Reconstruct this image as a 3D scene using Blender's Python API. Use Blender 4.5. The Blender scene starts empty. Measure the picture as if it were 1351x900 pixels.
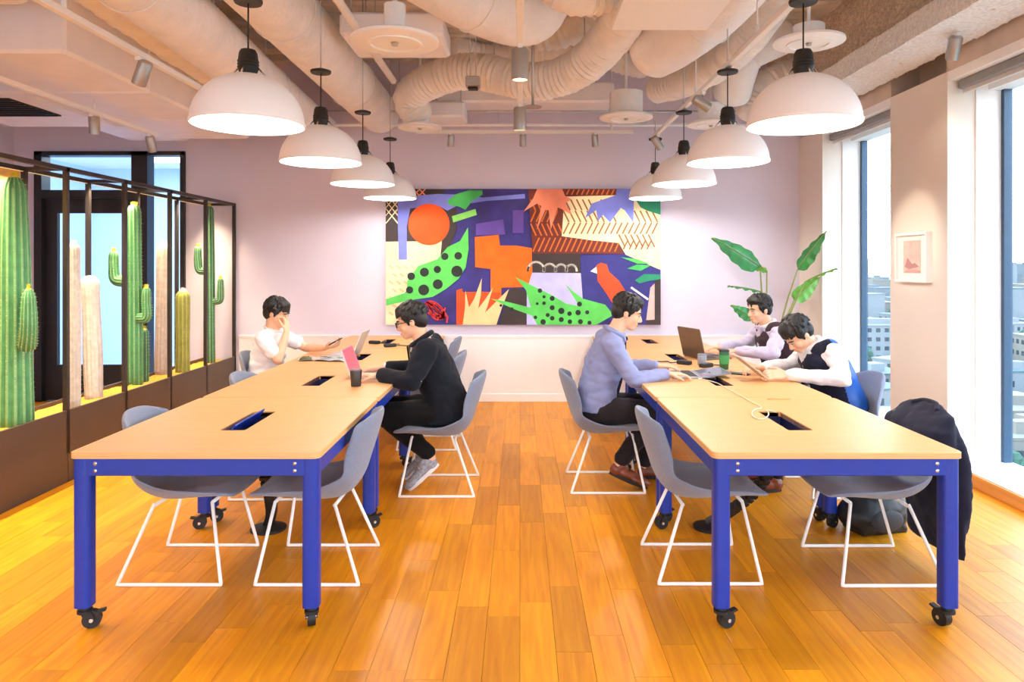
import bpy, math, random
from mathutils import Vector, Matrix, Quaternion, noise as mnoise

random.seed(7)
S = bpy.context.scene
COL = S.collection
PI = math.pi

# ------------------------------------------------------------------ camera
# photo frame 1351 x 900, focal length 930 px, eye level on photo row 350
F, CX, CY, EYE = 930.0, 686.0, 350.0, 1.507
cam_d = bpy.data.cameras.new('camera'); cam = bpy.data.objects.new('camera', cam_d); COL.objects.link(cam)
cam.location = (0, 0, EYE); cam.rotation_euler = (PI/2, 0, 0)
cam_d.sensor_fit = 'HORIZONTAL'; cam_d.sensor_width = 36; cam_d.lens = F/1351*36
cam_d.shift_x = (675.5-CX)/1351; cam_d.shift_y = (CY-450)/1351
cam_d.clip_start = 0.05; cam_d.clip_end = 6000
S.camera = cam
# ------------------------------------------------------------------ world / exposure
w = bpy.data.worlds.new('sky'); S.world = w; w.use_nodes = True
nt = w.node_tree; nt.nodes.clear()
wo = nt.nodes.new('ShaderNodeOutputWorld'); bg = nt.nodes.new('ShaderNodeBackground')
tc = nt.nodes.new('ShaderNodeTexCoord'); sp = nt.nodes.new('ShaderNodeSeparateXYZ'); cr = nt.nodes.new('ShaderNodeValToRGB')
nt.links.new(tc.outputs['Generated'], sp.inputs[0]); nt.links.new(sp.outputs['Z'], cr.inputs[0])
e = cr.color_ramp.elements
e[0].position = 0.0; e[0].color = (1.0, 0.88, 0.80, 1)
e[1].position = 0.55; e[1].color = (0.50, 0.76, 1.05, 1)
k = e.new(0.07); k.color = (0.92, 0.92, 0.96, 1)
k = e.new(0.2); k.color = (0.62, 0.82, 1.02, 1)
cn = nt.nodes.new('ShaderNodeTexNoise'); cn.inputs['Scale'].default_value = 3.5; cn.inputs['Detail'].default_value = 6
cm = nt.nodes.new('ShaderNodeMapping'); cm.inputs['Scale'].default_value = (1, 1, 3.5)
nt.links.new(tc.outputs['Generated'], cm.inputs[0]); nt.links.new(cm.outputs[0], cn.inputs['Vector'])
c2 = nt.nodes.new('ShaderNodeValToRGB'); c2.color_ramp.elements[0].position = .48; c2.color_ramp.elements[1].position = .68
nt.links.new(cn.outputs['Fac'], c2.inputs[0])
mx = nt.nodes.new('ShaderNodeMixRGB'); mx.inputs[2].default_value = (0.98, 0.95, 0.94, 1)
nt.links.new(c2.outputs[0], mx.inputs[0]); nt.links.new(cr.outputs[0], mx.inputs[1])
nt.links.new(mx.outputs[0], bg.inputs[0]); nt.links.new(bg.outputs[0], wo.inputs[0])
WORLD_STRENGTH = bg.inputs[1]
WORLD_STRENGTH.default_value = 17
S.view_settings.view_transform = 'Standard'; S.view_settings.look = 'None'
S.view_settings.gamma = 1.0; S.view_settings.use_curve_mapping = False
S.view_settings.exposure = -1.2
S.cycles.max_bounces = 12; S.cycles.diffuse_bounces = 8
sun_d = bpy.data.lights.new('sun', 'SUN'); sun_d.energy = 5.0; sun_d.angle = .02; sun_d.color = (1, .95, .88)
sun = bpy.data.objects.new('sun', sun_d); COL.objects.link(sun); sun.rotation_euler = Vector((.75, -.25, -.75)).to_track_quat('-Z', 'Y').to_euler()
PENDANT_W, SPOT_W, TRACK_W, PLANTER_W, LOBBY_W = 85, 95, 75, 75, 170
PENDANT_C = (1.0, 0.94, 0.87)

# ------------------------------------------------------------------ helpers
def W(px, py, y):
    """photo pixel and depth -> world point"""
    return Vector(((px-CX)*y/F, y, EYE+(CY-py)*y/F))

MATS = {}
def lin(c):
    return tuple((v/255/12.92 if v/255 <= .04045 else ((v/255+.055)/1.055)**2.4) for v in c)
def mat(name, rgb, rough=.5, metal=0, var=.06, scale=20, bump=0, bscale=60, emit=None, estr=0, spec=.5, stretch=None, sheen=0, coat=0):
    if name in MATS: return MATS[name]
    m = bpy.data.materials.new(name); m.use_nodes = True; n = m.node_tree; b = n.nodes['Principled BSDF']
    c = lin(rgb)
    b.inputs['Roughness'].default_value = rough; b.inputs['Metallic'].default_value = metal
    b.inputs['Specular IOR Level'].default_value = spec
    if sheen: b.inputs['Sheen Weight'].default_value = sheen
    if coat: b.inputs['Coat Weight'].default_value = coat
    t = n.nodes.new('ShaderNodeTexCoord'); mp = n.nodes.new('ShaderNodeMapping')
    if stretch: mp.inputs['Scale'].default_value = stretch
    n.links.new(t.outputs['Object'], mp.inputs[0])
    nz = n.nodes.new('ShaderNodeTexNoise'); nz.inputs['Scale'].default_value = scale; nz.inputs['Detail'].default_value = 4
    n.links.new(mp.outputs[0], nz.inputs['Vector'])
    r = n.nodes.new('ShaderNodeValToRGB'); r.color_ramp.elements[0].position = .3; r.color_ramp.elements[1].position = .7
    r.color_ramp.elements[0].color = tuple(v*(1-var) for v in c)+(1,)
    r.color_ramp.elements[1].color = tuple(min(1, v*(1+var)) for v in c)+(1,)
    n.links.new(nz.outputs['Fac'], r.inputs[0]); n.links.new(r.outputs[0], b.inputs['Base Color'])
    if bump:
        nb = n.nodes.new('ShaderNodeTexNoise'); nb.inputs['Scale'].default_value = bscale; nb.inputs['Detail'].default_value = 3
        n.links.new(mp.outputs[0], nb.inputs['Vector'])
        bp = n.nodes.new('ShaderNodeBump'); bp.inputs['Strength'].default_value = bump; bp.inputs['Distance'].default_value = .02
        n.links.new(nb.outputs['Fac'], bp.inputs['Height']); n.links.new(bp.outputs[0], b.inputs['Normal'])
    if emit:
        b.inputs['Emission Color'].default_value = lin(emit)+(1,); b.inputs['Emission Strength'].default_value = estr
    MATS[name] = m
    return m

def glass_mat(name, tint=(1, 1, 1), refl=.06):
    if name in MATS: return MATS[name]
    m = bpy.data.materials.new(name); m.use_nodes = True; n = m.node_tree; n.nodes.clear()
    o = n.nodes.new('ShaderNodeOutputMaterial'); t = n.nodes.new('ShaderNodeBsdfTransparent'); g = n.nodes.new('ShaderNodeBsdfGlossy')
    t.inputs[0].default_value = tint+(1,); g.inputs['Roughness'].default_value = .02
    lw = n.nodes.new('ShaderNodeLayerWeight'); lw.inputs[0].default_value = .5
    pw = n.nodes.new('ShaderNodeMath'); pw.operation = 'POWER'; pw.inputs[1].default_value = 5; n.links.new(lw.outputs['Facing'], pw.inputs[0])
    f = n.nodes.new('ShaderNodeMath'); f.operation = 'MULTIPLY_ADD'; f.inputs[1].default_value = .5; f.inputs[2].default_value = refl*.5; n.links.new(pw.outputs[0], f.inputs[0])
    x = n.nodes.new('ShaderNodeMixShader')
    n.links.new(f.outputs[0], x.inputs[0]); n.links.new(t.outputs[0], x.inputs[1]); n.links.new(g.outputs[0], x.inputs[2])
    n.links.new(x.outputs[0], o.inputs[0]); MATS[name] = m
    return m

def wood_mat(name, rgb, rgb2, rough=.4, island=True, grain=6, vary=.35, axis=1, bump=.05):
    """timber with long grain along an axis and a tone of its own per plank"""
    m = bpy.data.materials.new(name); m.use_nodes = True; n = m.node_tree; b = n.nodes['Principled BSDF']
    b.inputs['Roughness'].default_value = rough
    L = n.links
    g = n.nodes.new('ShaderNodeNewGeometry'); oi = n.nodes.new('ShaderNodeObjectInfo')
    pos = g.outputs['Position']
    sc = [38, 38, 38]; sc[axis] = 2.2
    mp = n.nodes.new('ShaderNodeMapping'); mp.inputs['Scale'].default_value = sc; L.new(pos, mp.inputs[0])
    add = n.nodes.new('ShaderNodeMath'); add.operation = 'ADD'; L.new(g.outputs['Random Per Island'], add.inputs[0]); L.new(oi.outputs['Random'], add.inputs[1])
    fr = n.nodes.new('ShaderNodeMath'); fr.operation = 'FRACT'; L.new(add.outputs[0], fr.inputs[0])
    off = n.nodes.new('ShaderNodeVectorMath'); off.operation = 'ADD'
    cb = n.nodes.new('ShaderNodeCombineXYZ'); mu = n.nodes.new('ShaderNodeMath'); mu.operation = 'MULTIPLY'; mu.inputs[1].default_value = 50
    L.new(fr.outputs[0], mu.inputs[0]); L.new(mu.outputs[0], cb.inputs[0]); L.new(mu.outputs[0], cb.inputs[1])
    L.new(mp.outputs[0], off.inputs[0]); L.new(cb.outputs[0], off.inputs[1])
    nz = n.nodes.new('ShaderNodeTexNoise'); nz.inputs['Scale'].default_value = 1; nz.inputs['Detail'].default_value = grain; nz.inputs['Distortion'].default_value = .6
    L.new(off.outputs[0], nz.inputs['Vector'])
    r = n.nodes.new('ShaderNodeValToRGB'); r.color_ramp.elements[0].position = .3; r.color_ramp.elements[1].position = .68
    r.color_ramp.elements[0].color = lin(rgb2)+(1,); r.color_ramp.elements[1].color = lin(rgb)+(1,)
    L.new(nz.outputs['Fac'], r.inputs[0])
    hs = n.nodes.new('ShaderNodeHueSaturation')
    mr = n.nodes.new('ShaderNodeMapRange'); mr.inputs[3].default_value = 1-vary; mr.inputs[4].default_value = 1+vary*.45
    L.new(fr.outputs[0], mr.inputs[0]); L.new(mr.outputs[0], hs.inputs['Value']); L.new(r.outputs[0], hs.inputs['Color'])
    L.new(hs.outputs[0], b.inputs['Base Color'])
    bp = n.nodes.new('ShaderNodeBump'); bp.inputs['Strength'].default_value = bump; bp.inputs['Distance'].default_value = .01
    L.new(nz.outputs['Fac'], bp.inputs['Height']); L.new(bp.outputs[0], b.inputs['Normal'])
    MATS[name] = m
    return m

def frames(pts):
    pts = [Vector(p) for p in pts]; n = len(pts); T = []
    for i in range(n):
        a = pts[max(i-1, 0)]; b = pts[min(i+1, n-1)]; d0 = (pts[i]-a); d1 = (b-pts[i])
        t = (d0.normalized() if d0.length > 1e-9 else Vector())+(d1.normalized() if d1.length > 1e-9 else Vector())
        T.append(t.normalized() if t.length > 1e-9 else Vector((0, 0, 1)))
    up = Vector((0, 0, 1)) if abs(T[0].z) < .9 else Vector((1, 0, 0))
    u = (up-T[0]*up.dot(T[0])).normalized(); out = []
    for i in range(n):
        if i:
            u = T[i-1].rotation_difference(T[i]) @ u
            u = (u-T[i]*u.dot(T[i])).normalized()
        out.append((pts[i], T[i], u, T[i].cross(u)))
    return out
def smooth_path(pts, per=6):
    P = [Vector(p) for p in pts]; P = [P[0]*2-P[1]]+P+[P[-1]*2-P[-2]]; out = []
    for i in range(1, len(P)-2):
        for k in range(per):
            t = k/per; a, b, c, d = P[i-1], P[i], P[i+1], P[i+2]
            out.append(.5*((2*b)+(c-a)*t+(2*a-5*b+4*c-d)*t*t+(3*b-a-3*c+d)*t**3))
    out.append(P[-2]); return out

class MB:
    def __init__(s): s.v = []; s.f = []; s.m = []; s.mi = 0
    def add(s, vs, fs):
        o = len(s.v); s.v += [tuple(v) for v in vs]; s.f += [tuple(i+o for i in f) for f in fs]; s.m += [s.mi]*len(fs); return s
    def box(s, a, b, bev=0):
        (x0, y0, z0), (x1, y1, z1) = a, b
        x0, x1 = min(x0, x1), max(x0, x1); y0, y1 = min(y0, y1), max(y0, y1); z0, z1 = min(z0, z1), max(z0, z1)
        if bev:
            c = bev; vs = []
            for (zz, k) in ((z0, c), (z0+c, 0), (z1-c, 0), (z1, c)):
                X0, X1, Y0, Y1 = x0+k, x1-k, y0+k, y1-k
                for (x, y) in ((X0+c, Y0), (X1-c, Y0), (X1, Y0+c), (X1, Y1-c), (X1-c, Y1), (X0+c, Y1), (X0, Y1-c), (X0, Y0+c)): vs.append((x, y, zz))
            fs = [tuple(range(7, -1, -1)), tuple(range(24, 32))]
            for r in range(3):
                for i in range(8): j = (i+1) % 8; fs.append((r*8+i, r*8+j, r*8+8+j, r*8+8+i))
            return s.add(vs, fs)
        vs = [(x0, y0, z0), (x1, y0, z0), (x1, y1, z0), (x0, y1, z0), (x0, y0, z1), (x1, y0, z1), (x1, y1, z1), (x0, y1, z1)]
        return s.add(vs, [(0, 3, 2, 1), (4, 5, 6, 7), (0, 1, 5, 4), (1, 2, 6, 5), (2, 3, 7, 6), (3, 0, 4, 7)])
    def obox(s, mtx, hx, hy, hz):
        vs = [mtx @ Vector((x*hx, y*hy, z*hz)) for z in (-1, 1) for (x, y) in ((-1, -1), (1, -1), (1, 1), (-1, 1))]
        return s.add(vs, [(0, 3, 2, 1), (4, 5, 6, 7), (0, 1, 5, 4), (1, 2, 6, 5), (2, 3, 7, 6), (3, 0, 4, 7)])
    def sweep(s, pts, r, seg=10, cap=True, squash=None):
        """tube along pts; r = number, list or function(t, theta)"""
        fr = frames(pts); n = len(fr); vs = []; fs = []
        for i, (p, t, u, v) in enumerate(fr):
            for k in range(seg):
                th = 2*PI*k/seg
                rr = r(i/(n-1), th) if callable(r) else (r[i] if isinstance(r, (list, tuple)) else r)
                q = 1 if not squash else squash
                vs.append(p+u*math.cos(th)*rr*q+v*math.sin(th)*rr)
        for i in range(n-1):
            for k in range(seg):
                j = (k+1) % seg; fs.append((i*seg+k, i*seg+j, i*seg+seg+j, i*seg+seg+k))
        if cap: fs.append(tuple(range(seg-1, -1, -1))); fs.append(tuple((n-1)*seg+k for k in range(seg)))
        return s.add(vs, fs)
    def lathe(s, prof, c=(0, 0, 0), seg=32, close=False):
        vs = []; fs = []; n = len(prof)
        for (r, z) in prof:
            for k in range(seg): a = 2*PI*k/seg; vs.append((c[0]+r*math.cos(a), c[1]+r*math.sin(a), c[2]+z))
        for i in range(n-1):
            for k in range(seg): j = (k+1) % seg; fs.append((i*seg+k, i*seg+j, i*seg+seg+j, i*seg+seg+k))
        if prof[0][0] > 1e-6 and not close: fs.append(tuple(range(seg-1, -1, -1)))
        if prof[-1][0] > 1e-6 and not close: fs.append(tuple((n-1)*seg+k for k in range(seg)))
        if close:
            for k in range(seg): j = (k+1) % seg; fs.append(((n-1)*seg+k, (n-1)*seg+j, j, k))
        return s.add(vs, fs)
    def cyl(s, p0, p1, r, seg=12): return s.sweep([p0, p1], r, seg)
    def ell(s, c, rad, mtx=None, seg=16, ring=10):
        c = Vector(c); vs = []; fs = []
        R = mtx if mtx else Matrix.Identity(3)
        for i in range(1, ring):
            ph = PI*i/ring
            for k in range(seg):
                th = 2*PI*k/seg
                vs.append(c+R @ Vector((rad[0]*math.sin(ph)*math.cos(th), rad[1]*math.sin(ph)*math.sin(th), rad[2]*math.cos(ph))))
        top = len(vs); vs.append(c+R @ Vector((0, 0, rad[2]))); vs.append(c+R @ Vector((0, 0, -rad[2])))
        for i in range(ring-2):
            for k in range(seg): j = (k+1) % seg; fs.append((i*seg+k, i*seg+seg+k, i*seg+seg+j, i*seg+j))
        for k in range(seg):
            j = (k+1) % seg; fs.append((top, k, j)); b = (ring-2)*seg; fs.append((top+1, b+j, b+k))
        return s.add(vs, fs)
    def prism(s, poly, z0, z1, fn=None):
        """polygon (x, y) extruded z0..z1; fn maps (x, y, z) to a point"""
        fn = fn or (lambda x, y, z: (x, y, z)); n = len(poly)
        vs = [fn(x, y, z0) for (x, y) in poly]+[fn(x, y, z1) for (x, y) in poly]
        fs = [tuple(range(n-1, -1, -1)), tuple(range(n, 2*n))]+[(i, (i+1) % n, n+(i+1) % n, n+i) for i in range(n)]
        return s.add(vs, fs)
    def grid(s, fn, nu, nv):
        vs = [fn(i/nu, j/nv) for i in range(nu+1) for j in range(nv+1)]
        fs = [(i*(nv+1)+j, (i+1)*(nv+1)+j, (i+1)*(nv+1)+j+1, i*(nv+1)+j+1) for i in range(nu) for j in range(nv)]
        return s.add(vs, fs)
    def build(s, name, m, parent=None, smooth=False, **kw):
        me = bpy.data.meshes.new(name); me.from_pydata([tuple(v) for v in s.v], [], s.f)
        for q in (m if isinstance(m, (list, tuple)) else [m]): me.materials.append(q)
        if isinstance(m, (list, tuple)): me.polygons.foreach_set('material_index', s.m)
        fix_normals(me)
        if smooth is True: me.polygons.foreach_set('use_smooth', [True]*len(me.polygons))
        elif smooth: me.polygons.foreach_set('use_smooth', [True]*len(me.polygons)); me.set_sharp_from_angle(angle=math.radians(smooth))
        o = bpy.data.objects.new(name, me); COL.objects.link(o)
        if parent: o.parent = parent
        return tag(o, **kw)
import bmesh
def fix_normals(me):
    bm = bmesh.new(); bm.from_mesh(me); bmesh.ops.recalc_face_normals(bm, faces=bm.faces); bm.to_mesh(me); bm.free()
def tag(o, label=None, cat=None, group=None, kind=None):
    if label: o['label'] = label
    if cat: o['category'] = cat
    if group: o['group'] = group
    if kind: o['kind'] = kind
    return o
def thing(name, loc, rz=0, label=None, cat=None, group=None, kind=None):
    o = bpy.data.objects.new(name, None); COL.objects.link(o); o.location = loc; o.rotation_euler = (0, 0, rz); o.empty_display_size = .1
    return tag(o, label, cat, group, kind)
KIDS = {}
def copy_tree(o, parent=None):
    c = o.copy(); COL.objects.link(c)
    if parent: c.parent = parent
    for ch in list(o.children): copy_tree(ch, c)
    return c
def place(proto, loc, rz, label, first, group=None):
    o = proto if first else copy_tree(proto)
    o.location = loc; o.rotation_euler = (0, 0, rz); o['label'] = label
    if group: o['group'] = group
    return o
def smod(o, lv=1):
    m = o.modifiers.new('sub', 'SUBSURF'); m.levels = lv; m.render_levels = lv; return o

# ------------------------------------------------------------------ setting
YB, XR, XL, YF, ZC = 7.80, 3.09, -5.60, -2.60, 3.75
m_wall = mat('painted plaster', (224, 217, 234), .85, var=.015, scale=3, bump=.03, bscale=200)
m_wallwarm = mat('painted plaster pier', (232, 222, 212), .85, var=.015, scale=3, bump=.03, bscale=200)
m_white = mat('white paint', (244, 243, 242), .5, var=.01)
m_slab = mat('concrete slab', (208, 198, 186), .9, var=.18, scale=6, bump=.3, bscale=30)
m_black = mat('black metal', (30, 29, 32), .45, var=.1)
m_darkbrown = mat('dark bronze panel', (70, 58, 52), .5, var=.06, scale=4)
m_floor = wood_mat('oak plank', (240, 160, 16), (217, 133, 8), .40, vary=.28)
m_sub = mat('subfloor', (90, 60, 30), .9)
m_glass = glass_mat('window glass', (.97, .99, 1.0))
m_base = mat('oak baseboard', (226, 160, 84), .5, var=.12, scale=8, stretch=(1, .2, 4))
m_steel = mat('galvanised steel', (190, 190, 192), .35, .8, var=.08)

floor = MB().box((XL, YF, -.12), (XR+.4, YB+.1, -.012)).build('floor', m_sub, kind='structure')
# planks, each its own board: the 300 that show largest are parts, the others one joined part
PW = .14; pl = []; rr = random.Random(3)
nx = int((XR-XL)/PW)+1
for i in range(nx):
    x0 = XL+i*PW; y = YF-rr.random()*.8
    while y < YB:
        L = rr.choice((.56, .7, .84, .98))
        y0, y1 = max(y, YF), min(y+L, YB)
        if y1-y0 > .02: pl.append((x0, min(x0+PW, XR), y0, y1))
        y += L
def plank_px(p):
    x = (p[0]+p[1])/2; y0 = max(p[2], .5); y1 = p[3]
    if y1 <= 2.5 or x < -3.1: return 0
    y = max((y0+y1)/2, 2.6); px = CX+F*x/y
    if not -20 < px < 1371: return 0
    return F*PW/y*F*EYE*(1/max(y0, 2.5)-1/y1)
pl.sort(key=plank_px, reverse=True)
unit = MB().box((-.5, -.5, -.012), (.5, .5, 0)).build('plank', m_floor, floor)
for i, (x0, x1, y0, y1) in enumerate(pl[:300]):
    o = unit if i == 0 else unit.copy()
    if i: COL.objects.link(o)
    o.location = ((x0+x1)/2, (y0+y1)/2, rr.uniform(-.0006, 0)); o.scale = (x1-x0-.0016, y1-y0-.0016, 1)
b = MB()
for (x0, x1, y0, y1) in pl[300:]: b.box((x0+.0008, y0+.0008, -.012), (x1-.0008, y1-.0008, 0))
b.build('plank_field', m_floor, floor, kind='stuff')

MB().box((XL-.2, YF-.2, ZC), (XR+.5, YB+.2, ZC+.2)).build('ceiling', m_slab, kind='structure')
# back wall with the door opening
DX0, DX1, DZ = -5.36, -3.70, 2.765
b = MB(); b.box((XL-.15, YB, 0), (DX0, YB+.15, ZC)); b.box((DX1, YB, 0), (XR+.42, YB+.15, ZC)); b.box((DX0, YB, DZ), (DX1, YB+.15, ZC))
b.build('wall_back', m_wall, kind='structure')
MB().box((XL-.15, YF, 0), (XL, YB, ZC)).build('wall_left', m_wall, kind='structure')
added_wins = [(-5.2, -2.75), (-2.2, .25), (.8, 2.9)]  # windows added in the unseen wall for cool frontal daylight
b = MB().box((XL-.15, YF-.42, 2.905), (XR+.42, YF, ZC)); xs = [XL-.15]+[v for p in added_wins for v in p]+[XR+.42]
for i in range(0, len(xs), 2): b.box((xs[i], YF-.42, 0), (xs[i+1], YF, 2.905))
b.build('wall_front', m_wall, kind='structure')
b = MB().box((-3.1, YB-.022, .09), (XR, YB, .725)); b.box((-3.1, YB-.03, .71), (XR, YB, .735))
b.build('trim_1', m_white, kind='structure')
MB().box((-3.1, YB-.034, 0), (XR, YB, .09), .004).build('baseboard_back', m_white, kind='structure')
# right wall: piers, heads; windows between
XG = 3.50
wins = [(5.88, 7.20), (2.75, 5.095), (.10, 1.97), (-2.4, -.6)]
b = MB(); ys = [YF]+[v for p in reversed(wins) for v in p]+[YB]
for i in range(0, len(ys), 2): b.box((XR, ys[i], 0), (XR+.42, ys[i+1], 2.905))
b.build('wall_right', m_wallwarm, kind='structure')
b = MB().box((XR+.24, YF, 2.905), (XR+.42, YB, ZC))
for (y0, y1) in wins: b.box((XR, y0-.01, 2.905), (XR+.24, y1+.01, ZC))
b.build('wall_right_head', mat('upper wall', (206, 190, 176), .9, var=.08, scale=5), kind='structure')
MB().box((XR-.016, YF, 0), (XR, YB, .085), .003).build('baseboard_right', m_base, kind='structure')
m_frame = mat('dark blue grey window frame', (44, 76, 104), .4)
m_blind = mat('grey roller blind', (138, 140, 142), .6, var=.08)
for n_, (y0, y1) in enumerate(wins+added_wins):
    loc, rz = ((XG, (y0+y1)/2, 0), 0) if n_ < len(wins) else (((y0+y1)/2, YF-.41, 0), -PI/2)
    t = thing('window_%d' % (n_+1), loc, rz, kind='structure'); h = (y1-y0)/2
    t['label'] = 'floor to ceiling window with white reveals and grey roller blind'  # shared by the added windows behind the camera
    b = MB(); b.box((XR-XG+.002, -h, 0), (.04, h, .09)); b.build('window_sill', m_white, t)
    b = MB(); b.box((XR-XG+.002, -h, 2.84), (.04, h, 2.905)); b.box((-.12, -h, 2.77), (.04, h, 2.84)); b.build('window_head', m_white, t)
    for s in (-1, 1):
        b = MB(); b.box((XR-XG+.20, s*h, .09), (-.02, s*(h-.012), 2.84)); b.build('jamb_lining', m_white, t)
        b = MB(); b.box((-.03, s*(h-.005), .09), (.03, s*(h-.045), 2.77)); b.build('window_frame', m_frame, t)
    b = MB(); b.box((-.006, -h+.02, .09), (.006, h-.02, 2.77)); b.build('glass_pane', m_glass, t)
    bb = MB().box((-.345, -h+.01, 2.775), (-.255, h-.01, 2.84), .008).build('blind_box', m_blind, t)
    MB().box((-.31, -h+.02, 2.745), (-.295, h-.02, 2.776)).build('blind_hem', mat('pale blind hem', (214, 214, 214), .6), bb)

# door in the back wall: black framed glass door, transom and side light
t = thing('door_1', ((DX0+DX1)/2, YB, 0), kind='structure')
t['label'] = 'black framed glass door with transom and side light behind the cacti'
cx = (DX0+DX1)/2
def X(px): return (px-CX)*YB/F-cx
def Z(py): return EYE+(CY-py)*YB/F
b = MB(); y0, y1 = -.03, .12
b.box((X(47), y0, 0), (X(57), y1, DZ)); b.box((X(175), y0, 0), (X(196), y1, DZ)); b.box((X(239), y0, 0), (X(245.2), y1, DZ))
b.box((X(47), y0, DZ-.045), (X(245), y1, DZ)); b.box((X(57), y0, Z(262)), (X(175), y1, Z(251)))
b.build('door_frame', m_black, t)
lf = MB(); a0, a1 = .03, .08
lf.box((X(57), a0, .01), (X(73), a1, Z(262))); lf.box((X(159), a0, .01), (X(175), a1, Z(262)))
lf.box((X(73), a0, Z(281)), (X(159), a1, Z(262))); lf.box((X(73), a0, .01), (X(159), a1, Z(482)))
leaf = lf.build('door_leaf', m_black, t)
MB().box((X(73), .05, Z(482)), (X(159), .056, Z(281))).build('glass_pane', m_glass, leaf)
b = MB(); b.sweep([(X(163), .03, Z(430)), (X(163), -.02, Z(430)), (X(163), -.02, Z(345)), (X(163), .03, Z(345))], .012, 8); b.build('door_handle', m_steel, leaf, True)
MB().box((X(57), .05, Z(251)), (X(175), .056, DZ-.045)).build('transom_pane', m_glass, t)
MB().box((X(196), .05, .01), (X(239), .056, DZ-.045)).build('side_light_pane', m_glass, t)
# bright lobby behind the door
m_lob = mat('lobby wall', (206, 226, 246), .8, var=.02)
b = MB(); b.box((-6.6, 10.9, 0), (-2.6, 11.0, 3.0)); b.box((-6.7, YB+.15, 0), (-6.6, 11, 3.0)); b.box((-2.6, YB+.15, 0), (-2.5, 11, 3.0))
b.build('wall_lobby', m_lob, kind='structure')
MB().box((-6.7, YB+.1, -.12), (-2.5, 11, 0)).build('floor_lobby', mat('lobby floor', (216, 222, 230), .4), kind='structure')
MB().box((-6.7, YB+.15, 3.0), (-2.5, 11, 3.1)).build('ceiling_lobby', m_white, kind='structure')
def area(name, loc, rot, sx, sy, power, col, parent=None):
    d = bpy.data.lights.new(name, 'AREA'); d.shape = 'RECTANGLE'; d.size = sx; d.size_y = sy; d.energy = power; d.color = col
    o = bpy.data.objects.new(name, d); COL.objects.link(o); o.location = loc; o.rotation_euler = rot
    if parent: o.parent = parent
    return o
t = thing('added_lobby_light', (-4.6, 9.4, 3.0), 0, 'added flat panel light on the lobby ceiling, brightening the glass door', 'ceiling light')  # lamp added so the door glass looks bright
MB().box((-.6, -.6, -.04), (.6, .6, 0)).build('light_frame', m_white, t)
MB().box((-.56, -.56, -.045), (.56, .56, -.04)).build('diffuser', mat('lit panel', (255, 255, 255), .5, emit=(225, 240, 255), estr=8), t)
area('lobby_fill', (0, 0, -.06), (0, 0, 0), 1.1, 1.1, LOBBY_W, (.8, .92, 1), t)
tag(MB().box((-4.50, 10.86, 2.42), (-4.18, 10.9, 2.90)).build('wall_box', mat('grey box', (150, 156, 160), .6)), 'grey box on the lobby wall seen through the transom', 'wall box')

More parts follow.
